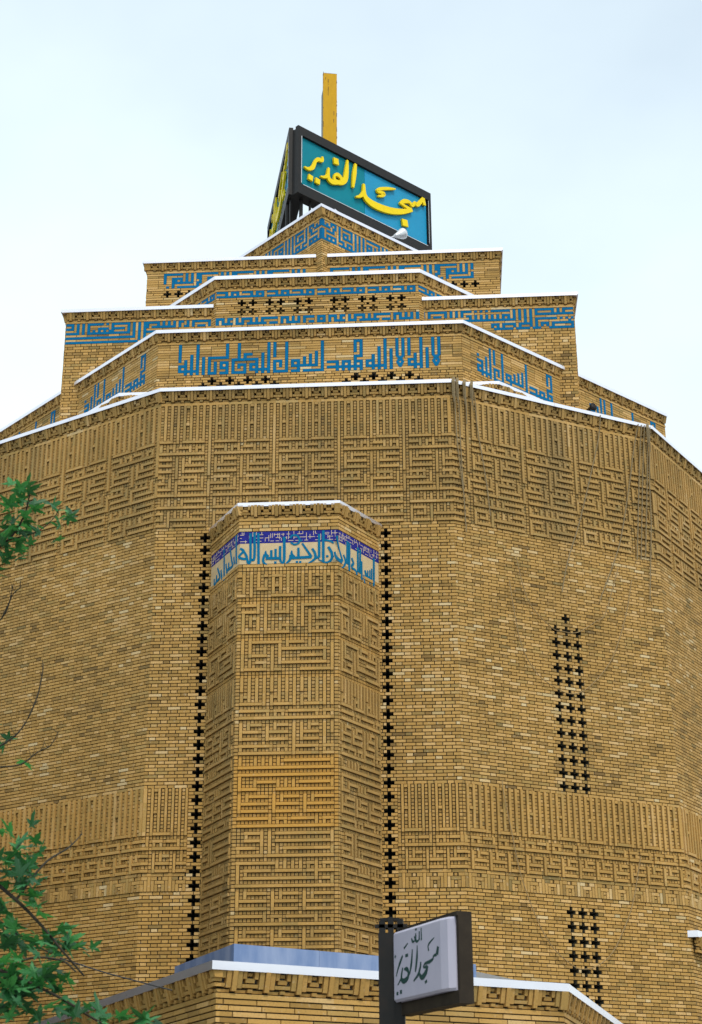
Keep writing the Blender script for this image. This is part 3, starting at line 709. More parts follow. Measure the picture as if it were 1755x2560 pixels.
# --- pier tile band: cobalt maze above, turquoise script over cream tile
DATA = {"pier_f":[[[0.009,11.656,0.037],[0.07,11.609,0.045],[0.018,11.547,0.037],[-0.005,11.496,0.042],[0.079,11.462,0.044],[0.121,11.474,0.037]],[[0.07,11.609,0.037],[0.12,11.518,0.042],[0.133,11.454,0.042],[0.153,11.378,0.044]],[[0.18,11.927,0.042],[0.19,11.453,0.042],[0.155,11.371,0.039]],[[0.25,11.938,0.045],[0.256,11.476,0.044],[0.199,11.455,0.037]],[[0.316,11.93,0.045],[0.33,11.36,0.044]],[[0.448,11.599,0.017],[0.449,11.535,0.049],[0.491,11.495,0.049]],[[0.431,11.535,0.044],[0.408,11.447,0.042],[0.421,11.383,0.037],[0.475,11.353,0.02]],[[0.45,11.465,0.047],[0.713,11.458,0.047]],[[0.543,11.609,0.04],[0.545,11.469,0.042]],[[0.615,11.632,0.04],[0.617,11.467,0.042]],[[0.692,11.681,0.042],[0.695,11.452,0.042],[0.728,11.368,0.032]],[[0.758,11.846,0.047],[0.763,11.437,0.047],[0.728,11.362,0.034]],[[0.594,11.385,0.039],[0.635,11.383,0.039]],[[0.89,11.593,0.017],[0.891,11.523,0.049],[0.933,11.477,0.049]],[[0.873,11.517,0.044],[0.862,11.434,0.044],[0.797,11.357,0.025]],[[0.891,11.459,0.047],[1.022,11.462,0.047],[1.231,11.469,0.047]],[[1.003,11.641,0.04],[1.005,11.469,0.044]],[[0.961,11.383,0.037],[0.999,11.382,0.037]],[[1.017,11.382,0.037],[1.056,11.381,0.037]],[[1.068,11.722,0.032],[1.141,11.605,0.037],[1.225,11.475,0.044]],[[0.864,11.818,0.032],[0.899,11.868,0.035],[0.971,11.864,0.035],[1.02,11.8,0.035],[1.008,11.73,0.032],[0.937,11.703,0.035],[0.871,11.741,0.03]],[[1.02,11.762,0.03],[1.068,11.773,0.025]],[[1.236,11.621,0.037],[1.284,11.537,0.044],[1.285,11.435,0.042],[1.172,11.356,0.017]],[[1.296,11.454,0.042],[1.356,11.459,0.042]],[[1.354,11.881,0.042],[1.356,11.459,0.042]],[[1.426,11.943,0.045],[1.427,11.419,0.044],[1.439,11.368,0.02]],[[1.51,11.646,0.044],[1.57,11.529,0.044],[1.561,11.415,0.042],[1.475,11.36,0.032],[1.344,11.421,0.015]],[[1.472,11.475,0.037],[1.513,11.474,0.037]],[[1.45,11.769,0.035],[1.546,11.747,0.035],[1.6,11.707,0.027]],[[1.57,11.466,0.037],[1.6,11.484,0.039]]],"pier_r":[[[-0.116,11.517,0.049],[-0.074,11.435,0.074],[0.0,11.415,0.066],[0.107,11.398,0.066]],[[-0.052,11.825,0.05],[-0.01,11.679,0.041],[0.054,11.54,0.041],[0.128,11.417,0.05]],[[0.15,11.545,0.041],[0.214,11.444,0.05],[0.149,11.328,0.033],[0.085,11.296,0.016]],[[0.27,11.835,0.059],[0.262,11.415,0.058]],[[0.335,11.818,0.05],[0.321,11.306,0.058]],[[0.399,11.567,0.042],[0.453,11.488,0.05],[0.398,11.426,0.042],[0.419,11.388,0.042],[0.517,11.373,0.05],[0.56,11.31,0.059]],[[0.593,11.824,0.051],[0.594,11.371,0.051]],[[0.67,11.803,0.043],[0.654,11.364,0.042]],[[0.707,11.601,0.043],[0.708,11.265,0.051]],[[0.816,11.473,0.043],[0.849,11.405,0.068]],[[0.793,11.375,0.043],[0.791,11.258,0.034],[0.824,11.243,0.017]],[[0.826,11.379,0.068],[1.038,11.353,0.069]],[[0.906,11.494,0.034],[0.904,11.39,0.034]],[[0.973,11.522,0.034],[0.971,11.385,0.034]],[[1.03,11.566,0.035],[1.027,11.376,0.034]],[[1.102,11.778,0.052],[1.094,11.351,0.052],[1.076,11.261,0.034]],[[0.953,11.275,0.026],[0.975,11.273,0.026]]],"pier_l":[[[1.139,11.944,0.054],[1.171,11.411,0.053]],[[0.602,11.876,0.046],[0.642,11.29,0.055]],[[0.872,11.81,0.041],[0.974,11.518,0.045],[1.006,11.433,0.045],[0.786,11.429,0.054]],[[0.707,11.57,0.037],[0.761,11.38,0.045]],[[1.052,11.576,0.036],[1.095,11.437,0.045]],[[0.322,11.621,0.037],[0.436,11.415,0.046],[0.282,11.38,0.056],[0.2,11.339,0.037]],[[0.485,11.531,0.037],[0.541,11.329,0.046]],[[0.287,11.505,0.028],[0.282,11.38,0.037]],[[0.834,11.549,0.027],[0.84,11.444,0.036]],[[0.175,11.474,0.037],[0.174,11.301,0.037]]],"sign":[[[4.069,-0.252,0.064],[4.094,-0.454,0.088]],[[4.059,-0.27,0.082],[3.858,-0.538,0.104],[3.765,-0.531,0.087],[3.67,-0.651,0.075],[3.579,-0.585,0.075],[3.394,-0.64,0.103],[3.253,-0.774,0.051]],[[3.3,-0.754,0.051],[3.482,-0.78,0.074],[3.651,-0.791,0.086]],[[3.666,-0.784,0.075],[3.325,-0.97,0.125],[2.93,-1.114,0.163],[2.511,-1.179,0.178],[2.217,-1.152,0.16],[2.078,-1.033,0.121],[2.06,-0.732,0.055]],[[2.049,-0.969,0.083],[1.954,-1.118,0.082],[1.794,-1.214,0.033]],[[3.109,-0.415,0.029],[2.88,-0.498,0.068],[2.578,-0.645,0.073],[2.512,-0.739,0.067],[2.727,-0.709,0.079],[2.666,-0.801,0.067],[2.516,-0.872,0.033]],[[3.319,-1.272,0.17],[3.502,-1.246,0.171]],[[1.8,-0.274,0.061],[1.755,-0.611,0.104],[1.709,-0.983,0.055]],[[1.539,-0.29,0.044],[1.508,-0.619,0.109],[1.464,-0.87,0.12],[1.364,-1.004,0.108],[1.235,-1.054,0.108]],[[1.121,-0.896,0.054],[1.235,-0.845,0.097],[1.335,-0.902,0.092],[1.344,-1.0,0.081]],[[1.121,-0.901,0.038],[1.13,-1.032,0.081],[1.235,-1.054,0.102]],[[1.235,-1.054,0.102],[1.037,-1.125,0.118],[0.924,-1.036,0.096],[0.943,-0.778,0.048]],[[0.918,-1.0,0.091],[0.811,-1.099,0.064],[0.685,-1.133,0.032]],[[1.099,-0.497,0.152],[1.25,-0.479,0.152]],[[0.747,-0.551,0.037],[0.739,-0.662,0.08],[0.613,-0.69,0.091],[0.53,-0.784,0.074],[0.448,-0.986,0.095],[0.324,-1.085,0.074],[0.194,-1.088,0.031]],[[0.317,-1.296,0.131],[0.45,-1.312,0.131]],[[0.533,-1.299,0.132],[0.667,-1.308,0.132]]],"street":[[[0.547,-0.031,0.011],[0.548,-0.13,0.016]],[[0.515,-0.053,0.011],[0.507,-0.125,0.019]],[[0.448,-0.06,0.011],[0.451,-0.123,0.019],[0.498,-0.125,0.011]],[[0.423,-0.083,0.011],[0.439,-0.122,0.014]],[[0.372,-0.092,0.011],[0.388,-0.12,0.017],[0.421,-0.12,0.009]],[[0.437,-0.031,0.013],[0.467,-0.03,0.013]],[[0.838,-0.215,0.026],[0.817,-0.274,0.033]],[[0.812,-0.273,0.021],[0.758,-0.279,0.014],[0.74,-0.302,0.017],[0.67,-0.317,0.023]],[[0.673,-0.315,0.021],[0.606,-0.32,0.015],[0.576,-0.347,0.011],[0.646,-0.345,0.02]],[[0.648,-0.342,0.021],[0.614,-0.392,0.032],[0.543,-0.422,0.032],[0.495,-0.384,0.02]],[[0.528,-0.297,0.011],[0.521,-0.333,0.017],[0.48,-0.39,0.019],[0.395,-0.433,0.009]],[[0.774,-0.138,0.006],[0.689,-0.169,0.014],[0.665,-0.191,0.011]],[[0.66,-0.186,0.011],[0.672,-0.228,0.014]],[[0.611,-0.45,0.03],[0.618,-0.473,0.03]],[[0.47,-0.159,0.008],[0.459,-0.264,0.025],[0.428,-0.365,0.017]],[[0.38,-0.179,0.011],[0.36,-0.284,0.024],[0.33,-0.353,0.016],[0.308,-0.381,0.009]],[[0.222,-0.322,0.011],[0.274,-0.326,0.03],[0.303,-0.36,0.022],[0.277,-0.401,0.03],[0.204,-0.414,0.033],[0.168,-0.382,0.024],[0.196,-0.306,0.014]],[[0.168,-0.387,0.021],[0.143,-0.405,0.013],[0.099,-0.434,0.008]],[[0.197,-0.209,0.016],[0.148,-0.259,0.022],[0.103,-0.312,0.016],[0.07,-0.362,0.01]],[[0.273,-0.203,0.04],[0.274,-0.229,0.04]],[[0.051,-0.195,0.018],[0.066,-0.208,0.018]],[[0.297,-0.122,0.008],[0.224,-0.155,0.014]],[[0.155,-0.479,0.029],[0.156,-0.51,0.029]],[[0.091,-0.488,0.027],[0.09,-0.514,0.027]]],"ropes":{"r1":[[2.719,-0.11,15.258],[2.737,-0.036,14.878],[2.758,-0.025,14.078],[2.847,0.027,12.998]],"r2":[[2.785,-0.072,15.259],[2.808,0.005,14.815],[2.818,0.01,13.933],[2.868,0.039,12.311]],"r3":[[2.917,0.004,15.26],[2.943,0.083,14.931],[2.942,0.082,14.443]],"r4":[[3.049,0.08,15.262],[3.106,0.177,14.972],[3.143,0.198,14.331],[3.256,0.263,13.401],[3.31,0.294,12.71]],"r5":[[6.283,1.948,15.231],[6.223,1.976,14.99],[6.125,1.92,14.543],[6.03,1.865,14.02],[5.791,1.727,12.907],[5.638,1.638,12.397],[5.268,1.425,11.469]],"r6":[[6.349,1.985,15.229],[6.279,2.009,14.664],[6.19,1.957,13.807],[6.051,1.877,12.398]],"r7":[[6.406,2.018,15.235],[6.304,2.023,14.248],[6.13,1.923,12.413]],"r8":[[6.463,2.051,15.232],[6.437,2.1,14.7],[6.34,2.044,13.674],[6.221,1.975,12.471]],"r9":[[6.52,2.084,15.228],[6.43,2.096,14.109],[6.396,2.076,13.275],[6.332,2.039,12.573],[6.243,1.988,11.643]],"r10":[[5.519,1.506,15.23],[5.465,1.538,14.808],[5.336,1.464,14.277],[4.984,1.261,12.981],[4.708,1.101,12.138],[4.56,1.016,11.494]],"u1":[[3.326,0.304,7.927],[3.35,0.317,7.673],[3.453,0.377,7.075],[3.576,0.448,6.382],[3.799,0.577,5.714],[4.056,0.725,5.246],[4.371,0.907,4.98],[4.551,1.011,4.927],[4.787,1.147,4.992],[5.064,1.307,5.215],[5.303,1.445,5.628],[5.5,1.559,6.094],[5.697,1.672,6.881]],"u2":[[3.601,0.462,11.545],[3.746,0.546,10.456],[4.005,0.696,9.914],[4.308,0.871,9.699],[4.584,1.03,9.609],[4.836,1.175,9.69],[5.141,1.352,9.985],[5.456,1.533,10.451],[5.749,1.703,11.269],[5.91,1.795,11.975]],"u3":[[3.744,0.545,12.028],[3.925,0.649,11.228],[4.316,0.875,10.795],[4.547,1.009,10.745],[4.806,1.158,10.773],[5.157,1.361,11.037],[5.351,1.473,11.23],[5.66,1.651,12.164]]},"wire":[[-1.388,-10.6,3.691],[-0.989,-10.6,3.563],[-0.672,-10.6,3.477],[-0.28,-10.6,3.376]],"branches":{"b1":[[-1.82,-14.6,5.966],[-1.388,-14.6,6.228],[-1.081,-14.6,6.461],[-0.965,-14.6,6.668],[-0.903,-14.7,6.836]],"b1b":[[-1.081,-14.6,6.461],[-0.883,-14.5,6.566],[-0.784,-14.4,6.71],[-0.725,-14.4,6.815]],"b2":[[-1.811,-14.3,5.593],[-1.365,-14.3,5.752],[-1.164,-14.3,5.901],[-1.096,-14.3,6.089],[-1.035,-14.3,6.157]],"b2b":[[-1.164,-14.3,5.901],[-1.11,-14.3,6.054],[-1.097,-14.3,6.186]],"b3":[[-1.456,-14.6,4.532],[-1.009,-14.6,4.758],[-0.849,-14.6,4.896],[-0.755,-14.6,5.117],[-0.722,-14.6,5.31],[-0.719,-14.6,5.407]],"b3b":[[-1.024,-14.5,4.617],[-0.864,-14.5,4.636],[-0.736,-14.5,4.731],[-0.646,-14.5,4.776],[-0.59,-14.5,4.88]],"b4":[[-1.562,-15.1,4.12],[-0.969,-15.1,3.736],[-0.662,-15.1,3.507],[-0.478,-15.1,3.338],[-0.324,-15.1,3.171],[-0.165,-15.0,2.992]],"b4b":[[-0.969,-15.1,3.736],[-0.744,-15.1,3.818],[-0.636,-15.1,3.931]],"b4c":[[-0.662,-15.1,3.507],[-0.554,-14.8,3.814],[-0.431,-14.6,3.967],[-0.377,-14.4,4.111]],"b5":[[-1.315,-15.6,3.301],[-0.769,-15.6,3.032],[-0.434,-15.6,2.898],[-0.18,-15.5,2.778],[0.077,-15.4,2.631],[0.498,-15.3,2.483]],"b6":[[-1.26,-15.6,2.779],[-0.673,-15.6,2.85],[-0.444,-15.6,3.028],[-0.2,-15.6,3.025],[-0.088,-15.6,2.946]],"b7":[[-0.847,-14.8,3.401],[-0.632,-14.8,3.266],[-0.475,-14.7,3.184]]},"clusters":[[-0.982,-14.6,6.669,0.186,0.217,20],[-0.919,-14.7,6.818,0.108,0.092,9],[-1.011,-14.5,6.499,0.188,0.157,16],[-0.724,-14.4,6.808,0.12,0.111,9],[-1.093,-14.5,6.292,0.125,0.078,7],[-0.981,-14.6,4.867,0.093,0.109,7],[-0.634,-15.1,3.902,0.095,0.083,11],[-0.58,-15.1,3.759,0.134,0.119,18],[-0.702,-15.0,3.693,0.135,0.105,12],[-0.54,-15.1,3.603,0.119,0.089,10],[-0.744,-15.0,3.496,0.09,0.09,6],[-0.545,-15.1,3.283,0.119,0.089,8],[-0.696,-15.0,3.244,0.12,0.12,9],[-0.324,-15.0,3.253,0.135,0.09,9],[-0.409,-15.1,3.172,0.149,0.089,9],[-0.248,-15.0,3.184,0.105,0.075,6],[-0.519,-15.6,2.951,0.171,0.142,20],[-0.332,-15.6,2.975,0.157,0.114,14],[-0.427,-15.6,2.796,0.228,0.142,24],[-0.214,-15.5,2.882,0.144,0.115,12],[-0.47,-15.6,2.657,0.228,0.114,16],[-0.2,-15.5,2.676,0.23,0.086,14],[0.158,-15.4,2.643,0.174,0.041,9],[0.356,-15.3,2.633,0.132,0.035,7],[-0.488,-15.1,3.476,0.119,0.089,6]]}
for f, key in ((PF, 'pier_f'), (PR, 'pier_r'), (PL, 'pier_l')):
    band = MB(); band.obox(f.pt(.002, ZP['t'] + .004, -.01), f.U * (f.W - .004), -f.N * -.022, (0, 0, ZP['d'] - ZP['t'] - .004))
    o = link_mesh('script_panel', band.v, [tuple(reversed(x)) for x in band.f], M_PLASTER, mosque)
    cb = MB(); cb.obox(f.pt(.002, ZP['d'] + .0005, -.01), f.U * (f.W - .004), f.N * .024, (0, 0, ZP['p'] - ZP['d'] - .004))
    o2 = link_mesh('cobalt_panel', cb.v, [tuple(reversed(x)) for x in cb.f], M_COBALT, mosque)
    mz = MB(); cs = .0305; nx = int(f.W / cs); rr = random.Random(5)
    ny = 7; hz = (ZP['p'] - ZP['d'] - .006) / ny
    for r_ in range(1, ny, 2):              # cream fillets between the square letters
        c_ = 0
        while c_ < nx:
            L = rr.choice((1, 2, 2, 3, 4)); 
            if rr.random() < .72:
                mz.obox(f.pt(c_ * cs + .004, ZP['d'] + .002 + r_ * hz, .0135), f.U * min(L * cs, f.W - c_ * cs - .008), f.N * .0022, (0, 0, .010))
            c_ += L + 1
    for c_ in range(nx):
        if rr.random() < .62:
            a = rr.randint(0, ny - 2); L = rr.choice((2, 2, 3, 4, 5))
            mz.obox(f.pt(c_ * cs + .004, ZP['d'] + .003 + a * hz, .0137), f.U * .0095, f.N * .0028, (0, 0, min(L, ny - a) * hz - .006))
    link_mesh('fillet', mz.v, [tuple(reversed(x)) for x in mz.f], M_CREAM, o2)
    for i, st in enumerate(DATA[key]):
        mb = MB(); ribbon(mb, st, lambda u, z, d, f=f: f.pt(u, z, d), .010, .0185 + .0006 * (i % 9)); mb.obj('script_stroke', M_TURQ2, o)

# --- wall bodies and dark voids, roofs
groups = [('drum_wall', [AF, AR, AL, AQ, AM]), ('pier_wall', [PF, PR, PL]), ('parapet_wall', t6), ('tier_wall', [T5F, T5R, T5L]), ('tier_wall', [T4F, T4S, T4P]), ('tier_wall', [T3F, T3R, T3L]), ('tier_wall', [T2F, T2S, T2P]), ('tier_wall', [T1R, T1L])]
WALL = {}
def walls(groups, owner):
    for nm, fs in groups:
        mb = MB(); vd = MB()
        for f in fs: mb.add(f.mort.v, f.mort.f)
        if nm in ('drum_wall', 'pier_wall', 'porch_wall'):
            for f in fs: mb.add([f.pt(0, 0), f.pt(f.W, 0), f.pt(f.W, f.zlow), f.pt(0, f.zlow)], [(0, 1, 2, 3)])
        o = mb.obj(nm, M_MORTAR, owner)
        for f in fs: WALL[f.name] = o
        for f in fs:
            for vo in f.void.values(): vo.obj('perforation', M_DARK, o)
for f in facets: f.zlow = ZG
walls(groups, mosque)
def roof(parent, pts, z):
    mb = MB(); mb.prism(pts, z - .08, z); mb.obj('roof', M_ROOF, parent)
roof(mosque, [(LLx, LLy), (-2.6, .06), (2.6, .06), (RRx, RRy), (8.6, 6.1), (8.6, 15), (-8.6, 15), (-8.6, 6.1)], 15.19)
roof(mosque, [(-2.85, .78), (2.85, .78), (7.2, 5.13), (7.2, 15), (-7.2, 15), (-7.2, 5.13)], 16.81)
roof(mosque, [(-5.2, 2.74), (5.2, 2.74), (5.2, 15), (-5.2, 15)], 18.47)
roof(mosque, [(-2.04, 2.64), (2.04, 2.64), (4.3, 4.9), (4.3, 14), (-4.3, 14), (-4.3, 4.9)], 19.07)
roof(mosque, [(-3.77, 3.85), (3.77, 3.85), (3.77, 13), (-3.77, 13)], 20.27)
roof(mosque, [(0, 3.78), (3.6, 7.38), (0, 10.98), (-3.6, 7.38)], 21.47)
roof(mosque, [(JL + .02, -.01), (-.98, -PD + .05), (.65, -PD + .05), (JR - .02, -.01)], 12.39)

# ------------------------------------------------------------------ entrance porch in front of the mosque
porch = empty('entrance_porch', (1.5, -8, 0)); tag(porch, 'low ochre brick entrance porch with white coping at the foot of the mosque', 'porch')
PP, QQ = (.146, -10.5), (3.572, -8.302)
angF = math.degrees(math.atan2(QQ[1] - PP[1], QQ[0] - PP[0])); LF = math.dist(PP, QQ)
angL = -62.2; LLn = 11.0; angR = 77.8; LRn = 8.4
vL = Vector((math.cos(R(angL)), math.sin(R(angL))))
EF = Facet('EF', PP, angF, LF, porch); EL = Facet('EL', (PP[0] - vL.x * LLn, PP[1] - vL.y * LLn), angL, LLn, porch); ER = Facet('ER', QQ, angR, LRn, porch)
EF.exl = EL.exr = math.tan(R((angF - angL) / 2)); EF.exr = ER.exl = math.tan(R((angR - angF) / 2))
ZT = 3.56
porch_inv = porch.matrix_world.inverted()
for f in (EF, EL, ER):
    nc = round(f.W / .0588)
    cornice(f, ZT + .01, ZT - .25, nc, 2, dirt_shade=1.0); plain(f, ZT - .25, ZT - .478, 4, dirt_shade=.7, plank=True)  # grime raised here: the shadow below the coping is put into the colour
    lowband(f, ZT - .478, ZT - .478 - 1.646, nc, 1, dirt_shade=.6); plain(f, ZT - .478 - 1.646, .9, 10, warm=.2)
    f.zlow = .9
facets2 = [EF, EL, ER]
# a second small porch at the right: its coped top course shows against the wall
porch2 = empty('side_porch', (8, 2.5, 0)); tag(porch2, 'corner of a white coped brick porch at the right edge of the mosque wall', 'porch')
G1 = Facet('G1', (RRx + .10, RRy + .02), 58, 3.0, porch2)
cornice(G1, 5.60, 5.33, 51, 2); G1.zlow = 5.33
walls([('porch_wall', facets2)], None)
pw = WALL['EF']; pw.parent = porch; pw.matrix_parent_inverse = Matrix.Translation(porch.location).inverted()
walls([('porch_cornice', [G1])], None); pw2 = WALL['G1']; pw2.parent = porch2; pw2.matrix_parent_inverse = Matrix.Translation(porch2.location).inverted()
def adopt(o, p):
    o.parent = p; o.matrix_parent_inverse = Matrix.Translation(p.location).inverted(); return o
before = set(COL.objects)
coping(None, [tuple(EL.O[:2]), PP, QQ, tuple((ER.O + ER.U * LRn)[:2])], ZT + .005, ZT + .088, over=.10)
BL, BP, BQ = (-1.39, -3.85), (-.296, -6.0), (2.733, -3.76)
bm_ = [BL, BP, BQ, (BQ[0] + .9, BQ[1] + 1.6), (BL[0] + 2.5, BL[1] + 2.2)]
for i in range(2):
    a, b_ = Vector(bm_[i]), Vector(bm_[i + 1]); L = (b_ - a).length; n_ = 1 if i == 0 else 3
    d = (b_ - a).normalized(); nn_ = Vector((d.y, -d.x))
    for k in range(n_):
        p0, p1 = a.lerp(b_, k / n_), a.lerp(b_, (k + 1) / n_)
        mb = MB(); g = nn_ * (.004 * (k % 2))
        q0, q1 = p0 + g, p1 + g
        mb.prism([tuple(q0), tuple(q1), tuple(q1 - nn_ * .05), tuple(q0 - nn_ * .05)], 3.60, 4.44 - .002 * k)
        mb.obj('blue_flashing', M_BLUE)
mb = MB(); mb.prism([tuple(Vector(p_) * .98) for p_ in bm_], 3.7, 4.36); mb.obj('roof_box', M_ROOF)
mb = MB(); mb.prism([PP, QQ, tuple((ER.O + ER.U * LRn)[:2]), tuple(EL.O[:2])], ZT - .1, ZT + .02); mb.obj('roof', M_ROOF)
for o in set(COL.objects) - before: adopt(o, porch)
before = set(COL.objects)
coping(None, [(RRx - .02, RRy + .04), (RRx + .10, RRy + .02), tuple((G1.O + G1.U * 3)[:2])], 5.58, 5.69, over=.08, depth=.12)
mb = MB(); mb.prism([(RRx + .09, RRy + .03), tuple((G1.O - G1.N * .003)[:2]), tuple((G1.O + G1.U * 3 - G1.N * .003)[:2]), tuple((G1.O + G1.U * 3 - G1.N * .12)[:2])], 5.335, 5.60); mb.obj('cornice_core', M_MORTAR)
for o in set(COL.objects) - before: adopt(o, porch2)

# ------------------------------------------------------------------ turn the laid pieces into objects
def seg_arrays(items):
    n = len(items); V = np.zeros((n, 8, 3)); 
    U = np.array([p[0].U for p in items]); Nn = np.array([p[0].N for p in items]); O = np.array([p[0].O for p in items])
    a = np.array([p[1] for p in items]); b_ = np.array([p[2] for p in items]); z0 = np.array([p[3] for p in items]); z1 = np.array([p[4] for p in items])
    dt = np.array([p[5] for p in items]); db = np.array([p[6] for p in items])
    for i, (u, z, d) in enumerate(((a, z0, db), (b_, z0, db), (b_, z1, dt), (a, z1, dt), (a, z0, -.02 + 0 * a), (b_, z0, -.02 + 0 * a), (b_, z1, -.02 + 0 * a), (a, z1, -.02 + 0 * a))):
        V[:, i] = O + U * u[:, None] + Nn * d[:, None]; V[:, i, 2] = z
    return V
FQ = np.array([(0, 1, 2, 3), (4, 5, 1, 0), (3, 2, 6, 7), (4, 0, 3, 7), (1, 5, 6, 2)])
def bulk(name, items, mat, parent):
    n = len(items); V = seg_arrays(items).reshape(-1, 3)
    idx = (np.arange(n)[:, None, None] * 8 + FQ[None]).reshape(-1)
    me = bpy.data.meshes.new(name); me.vertices.add(n * 8); me.vertices.foreach_set('co', V.reshape(-1).astype(np.float32))
    nf = n * 5; me.loops.add(nf * 4); me.polygons.add(nf)
    me.loops.foreach_set('vertex_index', idx.astype(np.int32)); me.polygons.foreach_set('loop_start', (np.arange(nf) * 4).astype(np.int32))
    for key, k_ in (('tone', 7), ('warm', 8), ('dirt_shade', 9)):
        at_ = me.attributes.new(key, 'FLOAT', 'FACE'); at_.data.foreach_set('value', np.repeat(np.array([p[k_] for p in items], np.float32), 5))
    me.polygons.foreach_set('use_smooth', np.zeros(nf, bool))
    me.materials.append(mat); me.update(); me.validate()
    o = bpy.data.objects.new(name, me); COL.objects.link(o)
    adopt(o, parent); tag(o, kind='stuff'); return o
def px(p):
    d = Vector(p) - CAM; y = d.dot(fw); return (877.5 + F_PX * d.dot(rc) / y, 1280 - F_PX * d.dot(uc) / y, y)
def seen_size(p):
    f = p[0]; c_ = f.pt((p[1] + p[2]) / 2, (p[3] + p[4]) / 2); x, y, dist = px(c_)
    if not (0 < x < 1755 and 0 < y < 2560): return 0
    fac = abs(f.N.dot(np.array(c_) - np.array(CAM))) / np.linalg.norm(np.array(c_) - np.array(CAM))
    if f.owner is mosque and y > 2395: return 0 if x < 1190 else (p[2] - p[1]) * fac / dist ** 2
    if x < 200 and y > 2050: return 0
    if 940 < x < 1190 and y > 2270: return 0
    return (p[2] - p[1]) * (p[4] - p[3]) * fac / dist ** 2
mesh_cache = {}
def single(p, name, mat):
    f, a, b_, z0, z1, dt, db = p[:7]
    key = (round(b_ - a, 2), round(z1 - z0, 3), round(dt, 3), round(db, 3), mat.name)
    if key not in mesh_cache:
        w, h = key[0], key[1]
        if p[10] == 'glaze': w = b_ - a
        vs = [(-w / 2, -db, 0), (w / 2, -db, 0), (w / 2, -dt, h), (-w / 2, -dt, h), (-w / 2, .02, 0), (w / 2, .02, 0), (w / 2, .02, h), (-w / 2, .02, h)]
        me = bpy.data.meshes.new(name); me.from_pydata(vs, [], [tuple(q) for q in FQ]); me.materials.append(mat); me.update(); mesh_cache[key] = me
    o = bpy.data.objects.new(name, mesh_cache[key]); COL.objects.link(o)
    wl = WALL[f.name]; loc = Vector(f.pt((a + b_) / 2, z0)); o.parent = wl
    base = f.owner.location
    o.location = loc; o.rotation_euler = (0, 0, f.ang)
    return o
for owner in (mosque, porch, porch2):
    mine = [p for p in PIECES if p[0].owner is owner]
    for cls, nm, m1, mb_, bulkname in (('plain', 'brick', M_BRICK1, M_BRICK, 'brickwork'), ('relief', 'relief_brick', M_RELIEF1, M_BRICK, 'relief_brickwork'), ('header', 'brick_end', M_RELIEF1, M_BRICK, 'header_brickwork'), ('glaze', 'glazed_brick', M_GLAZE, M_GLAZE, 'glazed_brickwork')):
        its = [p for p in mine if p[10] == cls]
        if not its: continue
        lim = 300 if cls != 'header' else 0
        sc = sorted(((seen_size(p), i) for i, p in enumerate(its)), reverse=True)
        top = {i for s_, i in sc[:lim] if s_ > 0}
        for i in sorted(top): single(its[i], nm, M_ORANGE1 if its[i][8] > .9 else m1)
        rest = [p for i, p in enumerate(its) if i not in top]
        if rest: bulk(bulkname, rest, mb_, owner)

# ------------------------------------------------------------------ added building, out of view at left, to darken reflections in the porch coping
nb = empty('added_building', (-13.5, 0, 0)); tag(nb, 'added unseen three storey brown brick building left of the mosque, darkens metal reflections', 'building')
before = set(COL.objects)
M_NB = flat_mat('dark_brown_brick', (.16, .12, .085), .9, 0, .2, 5); M_GLASS = flat_mat('dark_window_glass', (.02, .025, .03), .12)
q = MB(); q.prism([(-18, -7), (-10, -7), (-10, 9), (-18, 9)], 0, 9.5); q.obj('wall', M_NB)
q = MB(); q.prism([(-18.2, -7.2), (-9.8, -7.2), (-9.8, 9.2), (-18.2, 9.2)], 9.5, 9.8); q.obj('roof', M_ROOF)
for k in range(3):
    for j in range(4):
        y0 = -5.6 + j * 3.9; z0 = 1.2 + k * 3.0
        q = MB(); q.prism([(-10.0, y0 - .08), (-9.94, y0 - .08), (-9.94, y0 + 1.68), (-10.0, y0 + 1.68)], z0 - .08, z0 + 1.48); wn = q.obj('window', M_TRIM)
        q = MB(); q.prism([(-9.941, y0), (-9.93, y0), (-9.93, y0 + 1.6), (-9.941, y0 + 1.6)], z0, z0 + 1.4); q.obj('pane', M_GLASS, wn)
for o in set(COL.objects) - before:
    if not o.parent: adopt(o, nb)

